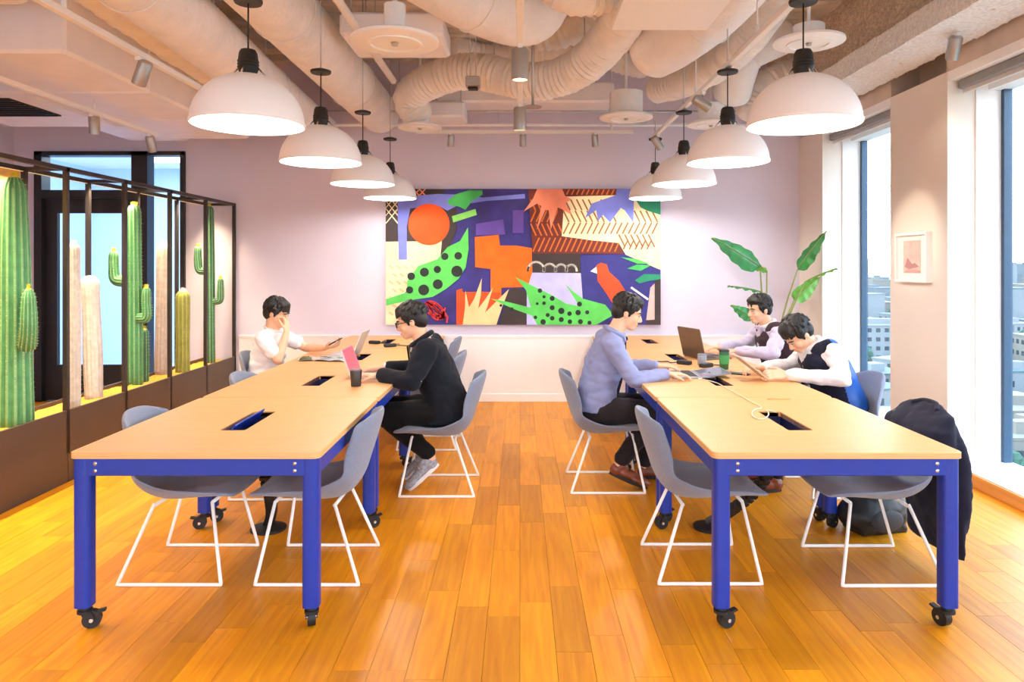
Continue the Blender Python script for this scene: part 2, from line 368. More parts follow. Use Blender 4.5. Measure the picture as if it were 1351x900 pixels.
# ------------------------------------------------------------------ tables
m_ply = mat('birch ply top', (234, 178, 114), .38, var=.06, scale=5, stretch=(1, 8, 1))
m_plyedge = mat('ply edge', (216, 170, 112), .5, var=.15, scale=4, stretch=(1, 1, 60))
m_blue = mat('cobalt blue powder coat', (6, 48, 154), .38, var=.05)
m_dblue = mat('deep blue trough liner', (26, 34, 88), .45)
m_rub = mat('black rubber', (24, 24, 26), .55)
m_bolt = mat('bright bolt', (230, 230, 235), .25, .9)
TL, TW, TH = 1.205, 1.03, .74
def rrect(hx, hy, r, n=5):
    P = []
    for (sx, sy, a0) in ((1, 1, 0), (-1, 1, 90), (-1, -1, 180), (1, -1, 270)):
        for k in range(n+1):
            a = math.radians(a0+90*k/n); P.append((sx*(hx-r)+r*math.cos(a), sy*(hy-r)+r*math.sin(a)))
    return P
def make_table():
    t = thing('work_table', (0, 0, 0), cat='table', group='plywood work tables in two rows')
    hx, hy = TW/2, TL/2-.002
    # top with a slot for the power trough
    sx, sy = .058, .21; oy = .0
    out = rrect(hx, hy, .03, 4); b = MB()
    n = len(out)
    def ring(z, ins): return [(x*(1-ins/hx), y*(1-ins/hy), z) for (x, y) in out]
    hole = rrect(sx, sy, .008, 4)
    def inner(z): return [(x, y+oy, z) for (x, y) in hole]
    lv = [inner(TH-.026), ring(TH-.026, 0), ring(TH-.003, 0), ring(TH, .003), inner(TH)]
    vs = [p for r in lv for p in r]; fs = []
    for a in range(5):
        c = (a+1) % 5
        for i in range(n): j = (i+1) % n; fs.append((a*n+i, a*n+j, c*n+j, c*n+i))
    b.add(vs, fs); b.m = [1 if 0 < (i//n) < 2 else 0 for i in range(5*n)]
    b.build('table_top', [m_ply, m_plyedge], t, 30)
    # aprons
    zt, zb = TH-.027, TH-.1
    for s in (-1, 1):
        b = MB(); b.box((-hx+.03, s*(hy-.012), zb), (hx-.03, s*(hy-.042), zt), .004); ap = b.build('apron', m_blue, t)
        for q in (-1, 1):
            for z in (.022, .052):
                MB().cyl((q*(hx-.105), s*(hy-.0105), zb+z), (q*(hx-.105), s*(hy-.016), zb+z), .008, 10).build('bolt', m_bolt, ap, True)
        b = MB(); b.box((s*(hx-.012), -hy+.03, zb), (s*(hx-.042), hy-.03, zt), .004); b.build('apron', m_blue, t)
    # legs and castors
    for q in (-1, 1):
        for s in (-1, 1):
            x, y = q*(hx-.044), s*(hy-.044)
            b = MB(); P = rrect(.034, .034, .02, 4); b.prism([(x+px, y+py) for px, py in P], .095, zt); lg = b.build('leg', m_blue, t, 40)
            c = thing('castor', (x, y, 0)); c.parent = t
            a = {(1, 1): .6, (1, -1): 1.9, (-1, 1): 3.4, (-1, -1): .35}[(q, s)]
            R = Matrix.Rotation(a, 4, 'Z')
            def rp(v): return tuple(R @ Vector(v))
            b = MB(); b.cyl((0, 0, .075), (0, 0, .1), .022, 14); b.cyl((0, 0, .066), (0, 0, .078), .03, 14); b.build('swivel', m_rub, c, 40)
            b = MB()
            for e in (-1, 1): b.prism([(-.012, .07), (.026, .07), (.04, .04), (.034, .028), (.02, .028), (-.006, .055)], e*.02, e*.024, lambda x_, z_, y_: rp((x_, y_, z_)))
            b.box((-.012, -.022, .066), (.02, .022, .07)); b.build('fork', m_rub, c)
            b = MB(); b.sweep([rp((.026, -.016, .036)), rp((.026, .016, .036))], .036, 20); b.build('wheel', m_rub, c, 40)
            b = MB(); b.sweep([rp((.026, -.026, .036)), rp((.026, .026, .036))], .008, 10); b.build('axle', m_bolt, c, 40)
            b = MB(); b.prism([(.02, .06), (.075, .072), (.078, .064), (.03, .05)], -.012, .012, lambda x_, z_, y_: rp((x_, y_, z_))); b.build('brake_pedal', m_rub, c)
    # power trough
    b = MB(); w_ = .004
    b.box((-sx-w_, -sy-w_, TH-.085), (sx+w_, sy+w_, TH-.08)); b.box((-sx-w_, -sy-w_, TH-.08), (-sx, sy+w_, TH-.006)); b.box((sx, -sy-w_, TH-.08), (sx+w_, sy+w_, TH-.006))
    b.box((-sx, -sy-w_, TH-.08), (sx, -sy, TH-.006)); b.box((-sx, sy, TH-.08), (sx, sy+w_, TH-.006))
    tr = b.build('power_trough', m_dblue, t)
    for yy in (-.09, 0, .09):
        MB().box((-.03, yy-.03, TH-.08), (.03, yy+.03, TH-.05), .003).build('socket_block', m_rub, tr)
    return t
tab = make_table()
LX, RX, TY0 = -1.336, 1.305, 2.885
ordn = ['end table', 'second table', 'third table', 'last table']
first = True
tab_pos = {}
for side, X0, nm in ((0, LX, 'row beside the cactus planter'), (1, RX, 'row beside the windows')):
    for i in range(4):
        wh = ['end farthest from mural', 'next to the end table', 'second from mural wall', 'touching mural wall'][i]
        o = place(tab, (X0, TY0+.6+i*(TL+.004), 0), 0, 'plywood table on blue castor legs, %s, %s' % (nm, wh), first); first = False
        tab_pos[(side, i)] = o
# flipped lid of the first trough: blue cable box standing open
def trough_lid(o, ang):
    b = MB(); b.box((-.004, -.19, 0), (.004, .19, .09), .002)
    c = b.build('trough_lid', m_blue, o); c.location = (-.046, -.01, TH-.05); c.rotation_euler = (0, ang, 0)
trough_lid(tab_pos[(0, 0)], math.radians(38))

# cable risers under the tables
def cable_riser(x, y, label, dx, dy):
    t = thing('cable_riser', (x, y, 0), 0, label, 'cable riser', 'black cable risers under the tables')
    pts = smooth_path([(0, 0, TH-.086), (0, dy*.1, .50), (dx*.2, dy*.5, .28), (dx*.6, dy*.85, .12), (dx, dy, .03)], 6)
    b = MB(); fr = frames(pts)
    for i, (p, T, u, v) in enumerate(fr):
        if i % 1 == 0:
            M_ = Matrix((u, v, T)).transposed().to_4x4(); M_.translation = p; b.obox(M_, .028, .02, .014)
    b.sweep(pts, .012, 8); b.build('cable_spine', m_rub, t)
    MB().lathe([(.0, 0), (.1, 0), (.1, .012), (.04, .03), (0, .03)], (dx, dy, 0), 20).build('riser_base', m_rub, t, 30)
cable_riser(LX, TY0+.72, 'black segmented cable riser under the table row by the cacti', -.10, .42)
cable_riser(RX+.03, TY0+.76, 'black segmented cable riser under the end table by the windows', -.24, .40)

# ------------------------------------------------------------------ chairs
def fabric(name, rgb): return mat(name, rgb, .95, var=.10, scale=140, bump=.25, bscale=500, sheen=.3, spec=.2)
m_seat = fabric('blue grey felt', (124, 134, 156)); m_seatw = fabric('warm grey felt', (150, 142, 138))
m_rod = mat('white powder coated rod', (246, 244, 240), .35, var=.01)
def shell_pt(u, v):
    # v 0 seat front edge .. 1 top of back ; u -1..1
    prof = [(.29, .402, .205, .012), (.22, .405, .235, .026), (.10, .388, .25, .055), (-.03, .372, .255, .085), (-.13, .384, .255, .112), (-.195, .446, .25, .098),
            (-.232, .545, .242, .06), (-.262, .635, .230, .04), (-.288, .72, .212, .028), (-.306, .79, .180, .018)]
    n = len(prof)-1; t = v*n; i = min(int(t), n-1); f = t-i
    def g(k):
        a = prof[max(i-1, 0)][k]; b = prof[i][k]; c = prof[i+1][k]; d = prof[min(i+2, n)][k]
        return .5*(2*b+(c-a)*f+(2*a-5*b+4*c-d)*f*f+(3*b-a-3*c+d)*f**3)
    x, z, hw, lift = g(0), g(1), g(2), g(3)
    # direction of lift: up at the seat, forward at the back
    e = .02; k = max(0, min(1, (v-.42)/.35)); k = k*k*(3-2*k)
    au = abs(u)**2.3
    fwd = .075*k*au; up = lift*(1-.6*k)*au
    if v > .9: z -= (v-.9)*10*.05*abs(u)**3
    return Vector((x+fwd, u*hw*(1-.04*au), z+up))
def make_chair(m):
    t = thing('shell_chair', (0, 0, 0), cat='chair', group='grey shell chairs on white sled frames')
    nu, nv = 16, 30; b = MB(); th = .028
    top = [[shell_pt(-1+2*j/nu, i/nv) for j in range(nu+1)] for i in range(nv+1)]
    def nrm(i, j):
        a = top[min(i+1, nv)][j]-top[max(i-1, 0)][j]; c = top[i][min(j+1, nu)]-top[i][max(j-1, 0)]
        return a.cross(c).normalized()
    vs = []
    for side in (0, 1):
        for i in range(nv+1):
            for j in range(nu+1):
                n = nrm(i, j)
                edge = min(i, nv-i, j, nu-j); k = {0: .35, 1: .85}.get(edge, 1)
                vs.append(top[i][j]+n*(th/2*k*(1 if side else -1)))
    def id(s, i, j): return s*(nv+1)*(nu+1)+i*(nu+1)+j
    fs = []
    for i in range(nv):
        for j in range(nu):
            fs.append((id(0, i, j), id(0, i, j+1), id(0, i+1, j+1), id(0, i+1, j))); fs.append((id(1, i, j), id(1, i+1, j), id(1, i+1, j+1), id(1, i, j+1)))
    for i in range(nv): fs.append((id(0, i, 0), id(0, i+1, 0), id(1, i+1, 0), id(1, i, 0))); fs.append((id(0, i, nu), id(1, i, nu), id(1, i+1, nu), id(0, i+1, nu)))
    for j in range(nu): fs.append((id(0, 0, j), id(1, 0, j), id(1, 0, j+1), id(0, 0, j+1))); fs.append((id(0, nv, j), id(0, nv, j+1), id(1, nv, j+1), id(1, nv, j)))
    b.add(vs, fs); sh = b.build('seat_shell', m, t, True); smod(sh, 1)
    # seat pad inside the shell
    b = MB()
    def pad(a, c, s):
        v = .04+.46*a; u = -.86+1.72*c; p = shell_pt(u, v); edge = min(1, 6*min(a, 1-a))*min(1, 6*min(c, 1-c)); return p+Vector((0, 0, .012+s*.022*edge))
    b.grid(lambda a, c: pad(a, c, 1), 14, 12); b.grid(lambda a, c: pad(a, c, 0), 14, 12); b.build('seat_pad', m, t, True)
    r = .0085
    for s in (-1, 1):
        rt, rb, fb, ft = (-.11, s*.155, .362), (-.243, s*.235, r), (.243, s*.235, r), (.172, s*.165, .372)
        def lerp(a, c, k): return tuple(a[i]+(c[i]-a[i])*k for i in range(3))
        pts = [rt, lerp(rb, rt, .06), lerp(rb, rt, .02), rb, lerp(rb, fb, .02), lerp(rb, fb, .06), lerp(fb, rb, .06), lerp(fb, rb, .02), fb, lerp(fb, ft, .02), lerp(fb, ft, .06), ft]
        MB().sweep(pts, r, 10).build('sled_runner', m_rod, t, True)
    for x, yy, z in ((-.11, .155, .352), (.172, .165, .372)):
        MB().sweep([(x, -yy, z), (x, yy, z)], r, 10).build('cross_bar', m_rod, t, True)
    return t
ch = make_chair(m_seat)
chairs = [
    ((-1.645, 3.54), 0, 'empty grey shell chair under the end table, backed by the cactus planter'),
    ((-1.0, 3.54), PI, 'empty grey shell chair under the end table of the cactus row, aisle side'),
    ((-.54, 4.80), PI, 'grey shell chair under the man in the dark suit'),
    ((-.76, 5.95), PI, 'empty grey shell chair behind the man in the dark suit'),
    ((-.90, 7.12), PI, 'empty grey shell chair closest to the mural, in the cactus row'),
    ((-1.62, 4.74), 0, 'empty grey shell chair between the cacti and the second table'),
    ((-2.02, 5.90), 0, 'grey shell chair under the man in the white t-shirt'),
    ((.895, 3.55), 0, 'empty grey shell chair under the end table of the window row, aisle side'),
    ((.58, 4.87), 0, 'grey shell chair under the man in the blue shirt'),
    ((1.75, 3.53), PI, 'grey shell chair with a dark coat over its back'),
    ((2.12, 4.76), PI, 'grey shell chair under the man in the navy waistcoat'),
    ((2.20, 6.02), PI, 'grey shell chair under the man in the plum waistcoat'),
]
for i, ((x, y), r, l) in enumerate(chairs): place(ch, (x, y, 0), r, l, i == 0)

# ------------------------------------------------------------------ pendant lamps
m_shade = mat('white enamel shade', (250, 250, 254), .4, var=.01)
m_bulb = mat('lit bulb', (255, 250, 235), .4, emit=(255, 236, 205), estr=60)
def point(name, loc, power, col, r, parent):
    d = bpy.data.lights.new(name, 'POINT'); d.energy = power; d.color = col; d.shadow_soft_size = r
    o = bpy.data.objects.new(name, d); COL.objects.link(o); o.location = loc; o.parent = parent
    return o
ZR, ZCAN = 2.178, 2.766
def make_pendant():
    t = thing('pendant_lamp', (0, 0, ZR), cat='pendant lamp', group='white dome pendant lamps in two rows')
    H, R = .235, .258; prof = []
    for k in range(15):
        a = PI/2*k/14; prof.append((max(R*math.cos(a)**.95, .035), H*math.sin(a)))
    prof = [(R+.004, -.004), (R+.004, .006)]+prof
    inner = [(max(r-.006, .03), z-.004) for r, z in reversed(prof)]
    MB().lathe(prof+inner, (0, 0, 0), 48, close=True).build('shade', m_shade, t, 60)
    b = MB(); b.lathe([(.0, .20), (.03, .205), (.045, .25), (.05, .262), (.046, .27), (.05, .276), (.046, .284), (.05, .29), (.046, .298), (.042, .33), (.034, .345), (.012, .35), (0, .352)], (0, 0, .005), 24)
    b.build('socket', m_rub, t, 40)
    for a in (0, PI/2, PI, 3*PI/2):
        b = MB(); b.sweep([(.05*math.cos(a), .05*math.sin(a), .262), (.075*math.cos(a), .075*math.sin(a), .235), (.085*math.cos(a), .085*math.sin(a), .218)], .004, 6); b.build('shade_clip', m_bolt, t, True)
    MB().cyl((0, 0, .35), (0, 0, ZCAN-ZR), .004, 8).build('cord', m_rub, t, True)
    MB().lathe([(0, -.018), (.062, -.016), (.066, -.008), (.066, .0), (.03, .012), (0, .012)], (0, 0, ZCAN-ZR), 28).build('canopy', m_rub, t, 40)
    MB().ell((0, 0, .12), (.042, .042, .05)).build('bulb', m_bulb, t, True)
    MB().cyl((0, 0, ZCAN-ZR+.01), (0, 0, ZC-ZR), .004, 6).build('hanger_rod', m_steel, t, True)
    point('bulb_light', (0, 0, .05), PENDANT_W, PENDANT_C, .05, t)
    return t
pen = make_pendant(); first = True
for side, X0, nm in ((0, -1.29, 'above the table row by the cacti'), (1, 1.345, 'above the table row by the windows')):
    for i, wh in enumerate(('farthest from the mural', 'second lamp from the row end', 'second lamp from the mural', 'lamp closest to the mural')):
        place(pen, (X0, 3.346+1.22*i, ZR), 0, 'white dome pendant %s, %s' % (nm, wh), first); first = False

# ------------------------------------------------------------------ track lights
m_alu = mat('brushed aluminium', (176, 174, 172), .35, .7, var=.06)
m_trk = mat('white track', (240, 238, 236), .45, var=.01)
def track(p0, p1, label, rods, dz=.0):
    p0, p1 = Vector(p0), Vector(p1); t = thing('light_track', p0, 0, label, 'light track', 'ceiling light tracks')
    d = p1-p0; b = MB(); hw, hh = .018, .016
    if abs(d.y) > abs(d.x): b.box((-hw, 0, -hh), (hw, d.y, hh), .003)
    else: b.box((0, -hw, -hh), (d.x, hw, hh), .003)
    b.build('track_rail', m_trk, t)
    for k in rods:
        q = d*k; MB().cyl((q.x, q.y, hh), (q.x, q.y, ZC-p0.z), .005, 8).build('hanger_rod', m_trk, t, True)
        MB().cyl((q.x, q.y, hh), (q.x, q.y, hh+.05), .013, 10).build('rod_sleeve', m_trk, t, True)
    return t
def track_spot(p, aim, label, power=None, col=(1, .84, .62), size=1.0, angle=55, body=None, group='track spotlights'):
    """p: point on the underside of the track; aim: target point"""
    p = Vector(p); t = thing('track_spotlight', p, 0, label, 'spotlight', group)
    body = body or m_alu
    MB().box((-.014, -.05, -.022), (.014, .05, 0), .003).build('track_adapter', m_trk, t)
    MB().cyl((0, 0, -.02), (0, 0, -.075*size), .008, 8).build('stem', m_alu, t, True)
    c = Vector((0, 0, -.085*size)); d = (Vector(aim)-(p+c)).normalized(); r = .038*size
    M_ = d.to_track_quat('-Z', 'Y').to_matrix()
    b = MB(); P = [(0, .075), (r*.8, .075), (r, .065), (r, -.06), (r*.9, -.062), (r*.85, -.045), (0, -.045)]
    b.lathe([(a, z*size) for a, z in P], (0, 0, 0), 20); b.v = [tuple(c+M_ @ Vector(v)) for v in b.v]; h = b.build('lamp_head', body, t, 40)
    b = MB(); b.lathe([(0, -.05*size), (r*.8, -.05*size)], (0, 0, 0), 20); b.v = [tuple(c+M_ @ Vector(v)) for v in b.v]
    b.build('lens', mat('lit lens', (255, 244, 220), .4, emit=(255, 226, 170), estr=40), h)
    if power:
        l = bpy.data.lights.new('spot', 'SPOT'); l.energy = power; l.color = col; l.spot_size = math.radians(angle); l.spot_blend = .7; l.shadow_soft_size = .04
        o = bpy.data.objects.new('spot', l); COL.objects.link(o); o.parent = t; o.location = c+d*.075*size; o.rotation_euler = d.to_track_quat('-Z', 'Y').to_euler()
    return t
T1z = 2.655
track((-2.07, 2.2, T1z), (-2.07, 5.05, T1z), 'white light track over the aisle side of the cactus planter', (.35, .9))
track((-3.20, 2.6, T1z), (-3.20, 6.2, T1z), 'white light track above the cactus planter', (.2, .75))
track((1.345, 2.6, 2.80), (1.345, 7.25, 2.80), 'white light track along the pendants by the windows', (.3, .6, .95))
track((0, 2.4, 2.72), (0, 5.35, 2.72), 'light track running down the middle aisle', (.25, .92))
track((-1.05, 7.15, 2.86), (1.15, 7.15, 2.86), 'light track across the room in front of the mural', (.1, .5, .9))
trz = T1z-.016
track_spot((-2.07, 3.86, trz), (-3.2, 4.6, .6), 'aluminium spotlight on the track aisle side of the planter', SPOT_W)
track_spot((-3.20, 5.3, trz), (-3.3, 5.6, .5), 'aluminium spotlight above the middle cacti', SPOT_W)
track_spot((-3.20, 6.12, trz), (-3.25, 7.2, .5), 'aluminium spotlight above the planter end by the mural wall', SPOT_W)
track_spot((0, 3.85, 2.704), (0, 4.0, 0), 'aluminium spotlight on the middle aisle track', TRACK_W, size=1.25)
track_spot((0, 5.28, 2.704), (0, 5.6, 0), 'aluminium spotlight at the end of the middle aisle track', TRACK_W, size=1.25)
for x_, l in ((-.70, 'small spotlight over the mural, above the orange disc'), (.03, 'small spotlight over the centre of the mural'), (.76, 'small spotlight over the mural, above the red bird')):
    track_spot((x_, 7.15, 2.844), (x_*1.2, 7.8, 1.4), l, SPOT_W*.45, angle=75, size=.9)
track_spot((2.85, 4.63, 3.022), (3.09, 5.5, 1.75), 'spotlight under the sprayed beam beside the pier', SPOT_W*.25, angle=60, size=1.1)
track_spot((1.345, 5.2, 2.784), (3.09, 5.5, 1.72), 'added spotlight on the pendant track for the glow on the framed print', SPOT_W*2.2, angle=24)  # extra lamp, added to throw the warm glow onto the pier
track_spot((2.85, 2.4, 3.022), (1.6, 3.2, .74), 'spotlight under the sprayed beam, aimed at the tables', TRACK_W)
track_spot((1.345, 6.9, 2.784), (2.6, 7.75, 1.0), 'spotlight aimed at the potted plant', SPOT_W*.4)

# ------------------------------------------------------------------ ducts and ceiling services
m_duct = mat('white duct wrap', (244, 242, 242), .6, var=.05, scale=6, bump=.7, bscale=16)
m_flex = mat('wrinkled flex duct', (240, 233, 226), .6, var=.06, scale=10, bump=.3, bscale=40)
m_box = mat('painted sheet metal', (242, 241, 246), .55, var=.04, scale=4)
m_spray = mat('sprayed insulation', (253, 253, 252), .95, var=.22, scale=45, bump=.8, bscale=70)
m_spray2 = mat('brown sprayed insulation', (210, 190, 168), .95, var=.25, scale=40, bump=.8, bscale=60)
def duct(pts, r, label, m=m_duct, rib=0, dome=True, straps=(), cat='duct', seg=28, per=6, name='air_duct'):
    pts = smooth_path(pts, per); n = len(pts); base = pts[0].copy()
    t = thing(name, base, 0, label, cat, 'ceiling air ducts')
    b = MB(); q = [p-base for p in pts]
    L = sum((q[i+1]-q[i]).length for i in range(n-1))
    if rib:
        # resample evenly for the rings of the flexible hose
        N = int(L/rib)*2+1; acc = [0]
        for i in range(n-1): acc.append(acc[-1]+(q[i+1]-q[i]).length)
        out = []
        j = 0
        for k in range(N):
            s_ = L*k/(N-1)
            while j < n-2 and acc[j+1] < s_: j += 1
            f = (s_-acc[j])/max(acc[j+1]-acc[j], 1e-9); out.append(q[j].lerp(q[j+1], f))
        q = out; n = N
        rnd = random.Random(int(abs(base.x*1000))); jit = [rnd.uniform(-.03, .03) for _ in range(n)]
        rad = lambda t_, th: r*(1+(.055 if int(round(t_*(n-1))) % 2 else -.05)+jit[int(round(t_*(n-1)))]+.02*math.sin(3*th+t_*40))
    else:
        rad = lambda t_, th: r*(1+.012*mnoise.noise(Vector((t_*L*3, th*1.2, base.x))))
    if dome:
        fr = frames(q)
        for end in (0, 1):
            p, T = (fr[0][0], -fr[0][1]) if end == 0 else (fr[-1][0], fr[-1][1])
            ex = []
            for k in (30, 55, 75, 88): a = math.radians(k); ex.append((p+T*r*.55*math.sin(a), math.cos(a)))
            if end == 0: pre = ex[::-1]
            else: post = ex
        core = q; q = [p for p, _ in pre]+core+[p for p, _ in post]
        sc = [c for _, c in pre]+[1]*len(core)+[c for _, c in post]; n2 = len(q); off = len(pre)
        base_rad = rad
        def rad2(t_, th):
            i = int(round(t_*(n2-1))); k = min(max(i-off, 0), n-1); return sc[i]*base_rad(k/(n-1), th)
        b.sweep(q, rad2, seg)
    else: b.sweep(q, rad, seg)
    b.build('duct_shell', m, t, 50)
    for k in straps:
        i = int(k*(len(q)-1)); p = q[i]
        MB().cyl((p.x, p.y, p.z+r*.9), (p.x, p.y, ZC-base.z), .005, 6).build('hanger_rod', m_steel, t, True)
        fr = frames(q)[i]; T = fr[1]
        c = MB(); ring = [p+T*.0+(fr[2]*math.cos(a)+fr[3]*math.sin(a))*(r*1.03) for a in [2*PI*j/24 for j in range(25)]]
        c.sweep(ring, .005, 6); c.build('strap', m, t, True)
    return t
V = Vector
duct([V((-1.54, 1.4, 3.17)), V((-1.54, 4, 3.17)), V((-1.54, 7.75, 3.17))], .215, 'straight white round duct above the pendants by the cacti', straps=(.25, .6, .9), dome=False)
duct([V((-1.98, 2.2, 3.00)), V((-1.98, 3.85, 2.97)), V((-2.07, 5.74, 2.95)), V((-2.16, 7.7, 2.95))], .19, 'round white duct slanting over the planter aisle', straps=(.3, .7), dome=False)
duct([V((-2.50, 3.4, 3.22)), V((-2.46, 5.0, 3.12)), V((-2.42, 7.6, 3.05))], .16, 'round cream duct beside the boxed duct over the cacti', m=m_flex, rib=.12, straps=(.5,), dome=False)
duct([W(552, 152, 6.6), W(541, 128, 6.5), W(575, 104, 6.3), W(630, 94, 6.1), W(690, 107, 5.9), W(745, 100, 5.7), W(790, 68, 5.4), W(822, 25, 5.0), W(848, -30, 4.6), W(860, -75, 4.3)], .150, 'long wrinkled flexible duct arching over the aisle', m_flex, .05, straps=(.35, .6))
duct([W(470, -110, 4.2), W(560, -45, 4.4), W(640, 0, 4.7), W(695, 14, 4.9), W(715, -20, 5.05), W(718, -70, 5.1)], .235, 'fat white duct elbow over the aisle', straps=(.4,))
duct([W(690, 42, 5.9), W(745, 38, 5.8), W(790, 10, 5.6), W(830, -40, 5.3)], .15, 'cream duct behind the fat white elbow', m_flex, .06, straps=(.5,))
duct([W(700, -45, 4.1), W(752, -8, 4.1), W(800, -14, 4.15), W(830, -60, 4.2)], .115, 'short wrinkled duct beside the white ceiling panel', m_flex, .04, straps=(.5,))
duct([W(862, 66, 5.3), W(890, 50, 5.1), W(940, 10, 4.7), W(985, -40, 4.3)], .215, 'fat round-ended white duct behind the white ceiling panel', straps=(.6,))
duct([W(866, 118, 6.9), W(905, 108, 6.5), W(950, 84, 5.9), W(990, 46, 5.3), W(1020, 0, 4.9), W(1040, -50, 4.5)], .130, 'wrinkled flexible duct slanting towards the windows', m_flex, .05, straps=(.45, .75))
duct([W(965, 125, 6.5), W(972, 100, 6.4), W(985, 70, 6.3), W(1030, 48, 6.4)], .17, 'white duct bend dropping behind the window side lamps', straps=(.6,))
duct([W(985, 150, 7.0), W(1010, 110, 7.0), W(1050, 92, 7.0), W(1110, 88, 7.0)], .12, 'brownish flexible duct under the slab by the windows', m_flex, .05, straps=(.7,))
duct([W(600, 60, 7.0), W(650, 75, 7.1), W(760, 70, 7.2), W(850, 90, 7.3)], .11, 'thin cream duct close under the slab', m_flex, .06, straps=(.5,))

def boxduct(a, c, label, bev=.02, m=m_box, name='boxed_duct', rods=True, seam=0):
    a, c = V(a), V(c); o = (a+c)/2; o.z = a.z; t = thing(name, o, 0, label, 'duct', 'boxed ceiling units')
    MB().box(a-o, c-o, bev).build('casing', m, t)
    h = (c-a)/2
    if seam:
        for k in range(1, seam):
            y = -h.y+2*h.y*k/seam
            MB().box((-h.x-.012, y-.018, -.012), (h.x+.012, y+.018, c.z-a.z+.012)).build('flange', m, t)
    if rods:
        for sx in (-1, 1):
            for sy in (-1, 1): MB().cyl((sx*h.x*.8, sy*h.y*.8, c.z-o.z), (sx*h.x*.8, sy*h.y*.8, ZC-o.z), .006, 6).build('hanger_rod', m_steel, t, True)
    return t
boxduct((-3.55, 4.15, 2.76), (-2.68, 7.0, 3.16), 'long boxed sheet metal duct over the cacti', seam=3)
u = boxduct((-3.75, 2.9, 2.98), (-2.78, 4.0, 3.34), 'boxed air handling unit beside the long boxed duct')
MB().lathe([(.0, -.012), (.022, -.012), (.022, 0), (0, 0)], (.32, .1, 0), 12).build('drain_cap', m_alu, u)
v_ = boxduct((-4.75, 5.3, 2.80), (-3.75, 6.6, 3.02), 'boxed unit with a black grille above the door')
MB().box((-.36, -.5, -.012), (.30, .12, 0)).build('grille', m_rub, v_)
for k in range(9): MB().box((-.36, -.48+k*.068, -.022), (.30, -.465+k*.068, -.011)).build('grille_slat', m_black, v_)
boxduct((-4.25, 6.85, 2.86), (-3.60, 7.7, 3.2), 'boxed duct above the glass door frame')
boxduct((-1.22, 4.75, 3.06), (-.52, 5.3, 3.22), 'boxed fan coil unit behind the round diffuser')
boxduct((-.85, 7.1, 3.15), (.95, 7.5, 3.36), 'wide flat boxed duct along the mural wall')
boxduct((.54, 3.1, 2.90), (1.11, 4.18, 2.94), 'flat white ceiling panel', bev=.004, m=m_white, name='ceiling_panel')
boxduct((-.95, 7.0, 2.98), (-.55, 7.4, 3.14), 'small white box beside the round wall side diffuser')
def diffuser(c, r, neck, label, nr=None):
    c = V(c); t = thing('air_diffuser', c, 0, label, 'air diffuser', 'round ceiling air diffusers'); nr = nr or r*.5
    MB().lathe([(0, .006), (r*.92, .0), (r, .006), (r, .02), (r*.9, .03), (nr, .05), (0, .05)], (0, 0, 0), 40).build('diffuser_plate', m_white, t, 35)
    MB().lathe([(r*.55, -.006), (r*.62, -.006), (r*.62, .003), (r*.55, .003)], (0, 0, 0), 36, close=True).build('ring', m_white, t, 35)
    MB().cyl((0, 0, .045), (0, 0, neck), nr, 28).build('neck', m_duct, t, 40)
    MB().cyl((0, 0, neck-.01), (0, 0, ZC-c.z), .012, 8).build('hanger_rod', m_white, t, True)
    MB().lathe([(0, -.016), (.016, -.014), (.02, 0), (0, 0)], (0, 0, .004), 12).build('centre_screw', m_alu, t, True)
diffuser(W(521, 58, 3.62), .225, .20, 'round air diffuser on the boxed fan coil unit', .055)
diffuser(W(554, 170, 6.6), .205, .16, 'round air diffuser at the end of the long flexible duct', .10)
diffuser(W(826, 157, 6.4), .24, .24, 'round air diffuser with wide neck over the aisle by the windows', .15)
diffuser(W(1067, 58, 4.65), .225, .12, 'round air diffuser above the window row end pendant', .10)
diffuser(W(938, 166, 6.6), .22, .20, 'round air diffuser behind the second pendant by the windows', .12)
diffuser(W(6, 22, 4.6), .2, .1, 'round air diffuser beside the boxed unit over the planter', .1)

# pipes, rods and small ceiling gear
def pipe(pts, r, label, m=m_duct, rods=(0.5,)):
    t = thing('ceiling_pipe', V(pts[0]), 0, label, 'pipe', 'ceiling pipes'); q = [V(p)-V(pts[0]) for p in pts]
    MB().sweep(q, r, 10).build('pipe_run', m, t, True)
    for k in rods:
        p = q[0].lerp(q[-1], k); MB().cyl(p, (p.x, p.y, ZC-pts[0][2]), .004, 6).build('hanger_rod', m_steel, t, True)
pipe([(-1.06, 2.2, 3.05), (-1.06, 5.9, 3.05)], .028, 'cream pipe over the table row by the cacti', m_flex, (.3, .8))
pipe([(-5.5, 7.5, 3.0), (3.0, 7.5, 3.0)], .018, 'thin pipe running across the room along the mural wall', m_duct, (.15, .4, .62, .9))
pipe([(-5.5, 7.3, 3.1), (3.0, 7.3, 3.1)], .012, 'thinnest conduit running across the room by the mural wall', m_steel, (.1, .5, .9))
pipe([(1.66, 2.2, 3.12), (1.66, 6.6, 3.12)], .022, 'white pipe along the slab by the windows', m_white, (.3, .8))
pipe([(-.6, 3.0, 3.5), (2.4, 3.6, 3.5)], .03, 'conduit crossing under the slab above the white panel', m_steel, (.2, .8))
pipe([(-4.9, 6.9, 2.95), (-2.2, 6.9, 2.95)], .02, 'pinkish pipe above the glass door', m_flex, (.2, .8))
def smoke_box(p, label):
    p = V(p); t = thing('ceiling_sensor', p, 0, label, 'sensor')
    MB().box((-.05, -.05, -.04), (.05, .05, .03), .006).build('sensor_body', m_alu, t); MB().box((-.035, -.035, -.055), (.035, .035, -.04), .004).build('sensor_face', m_rub, t)
    for s in (-.02, .02): MB().cyl((s, 0, .03), (s, 0, ZC-p.z), .003, 6).build('hanger_rod', m_steel, t, True)
smoke_box(W(624, 108, 4.9), 'small grey sensor box hung on two rods in front of the flexible duct')
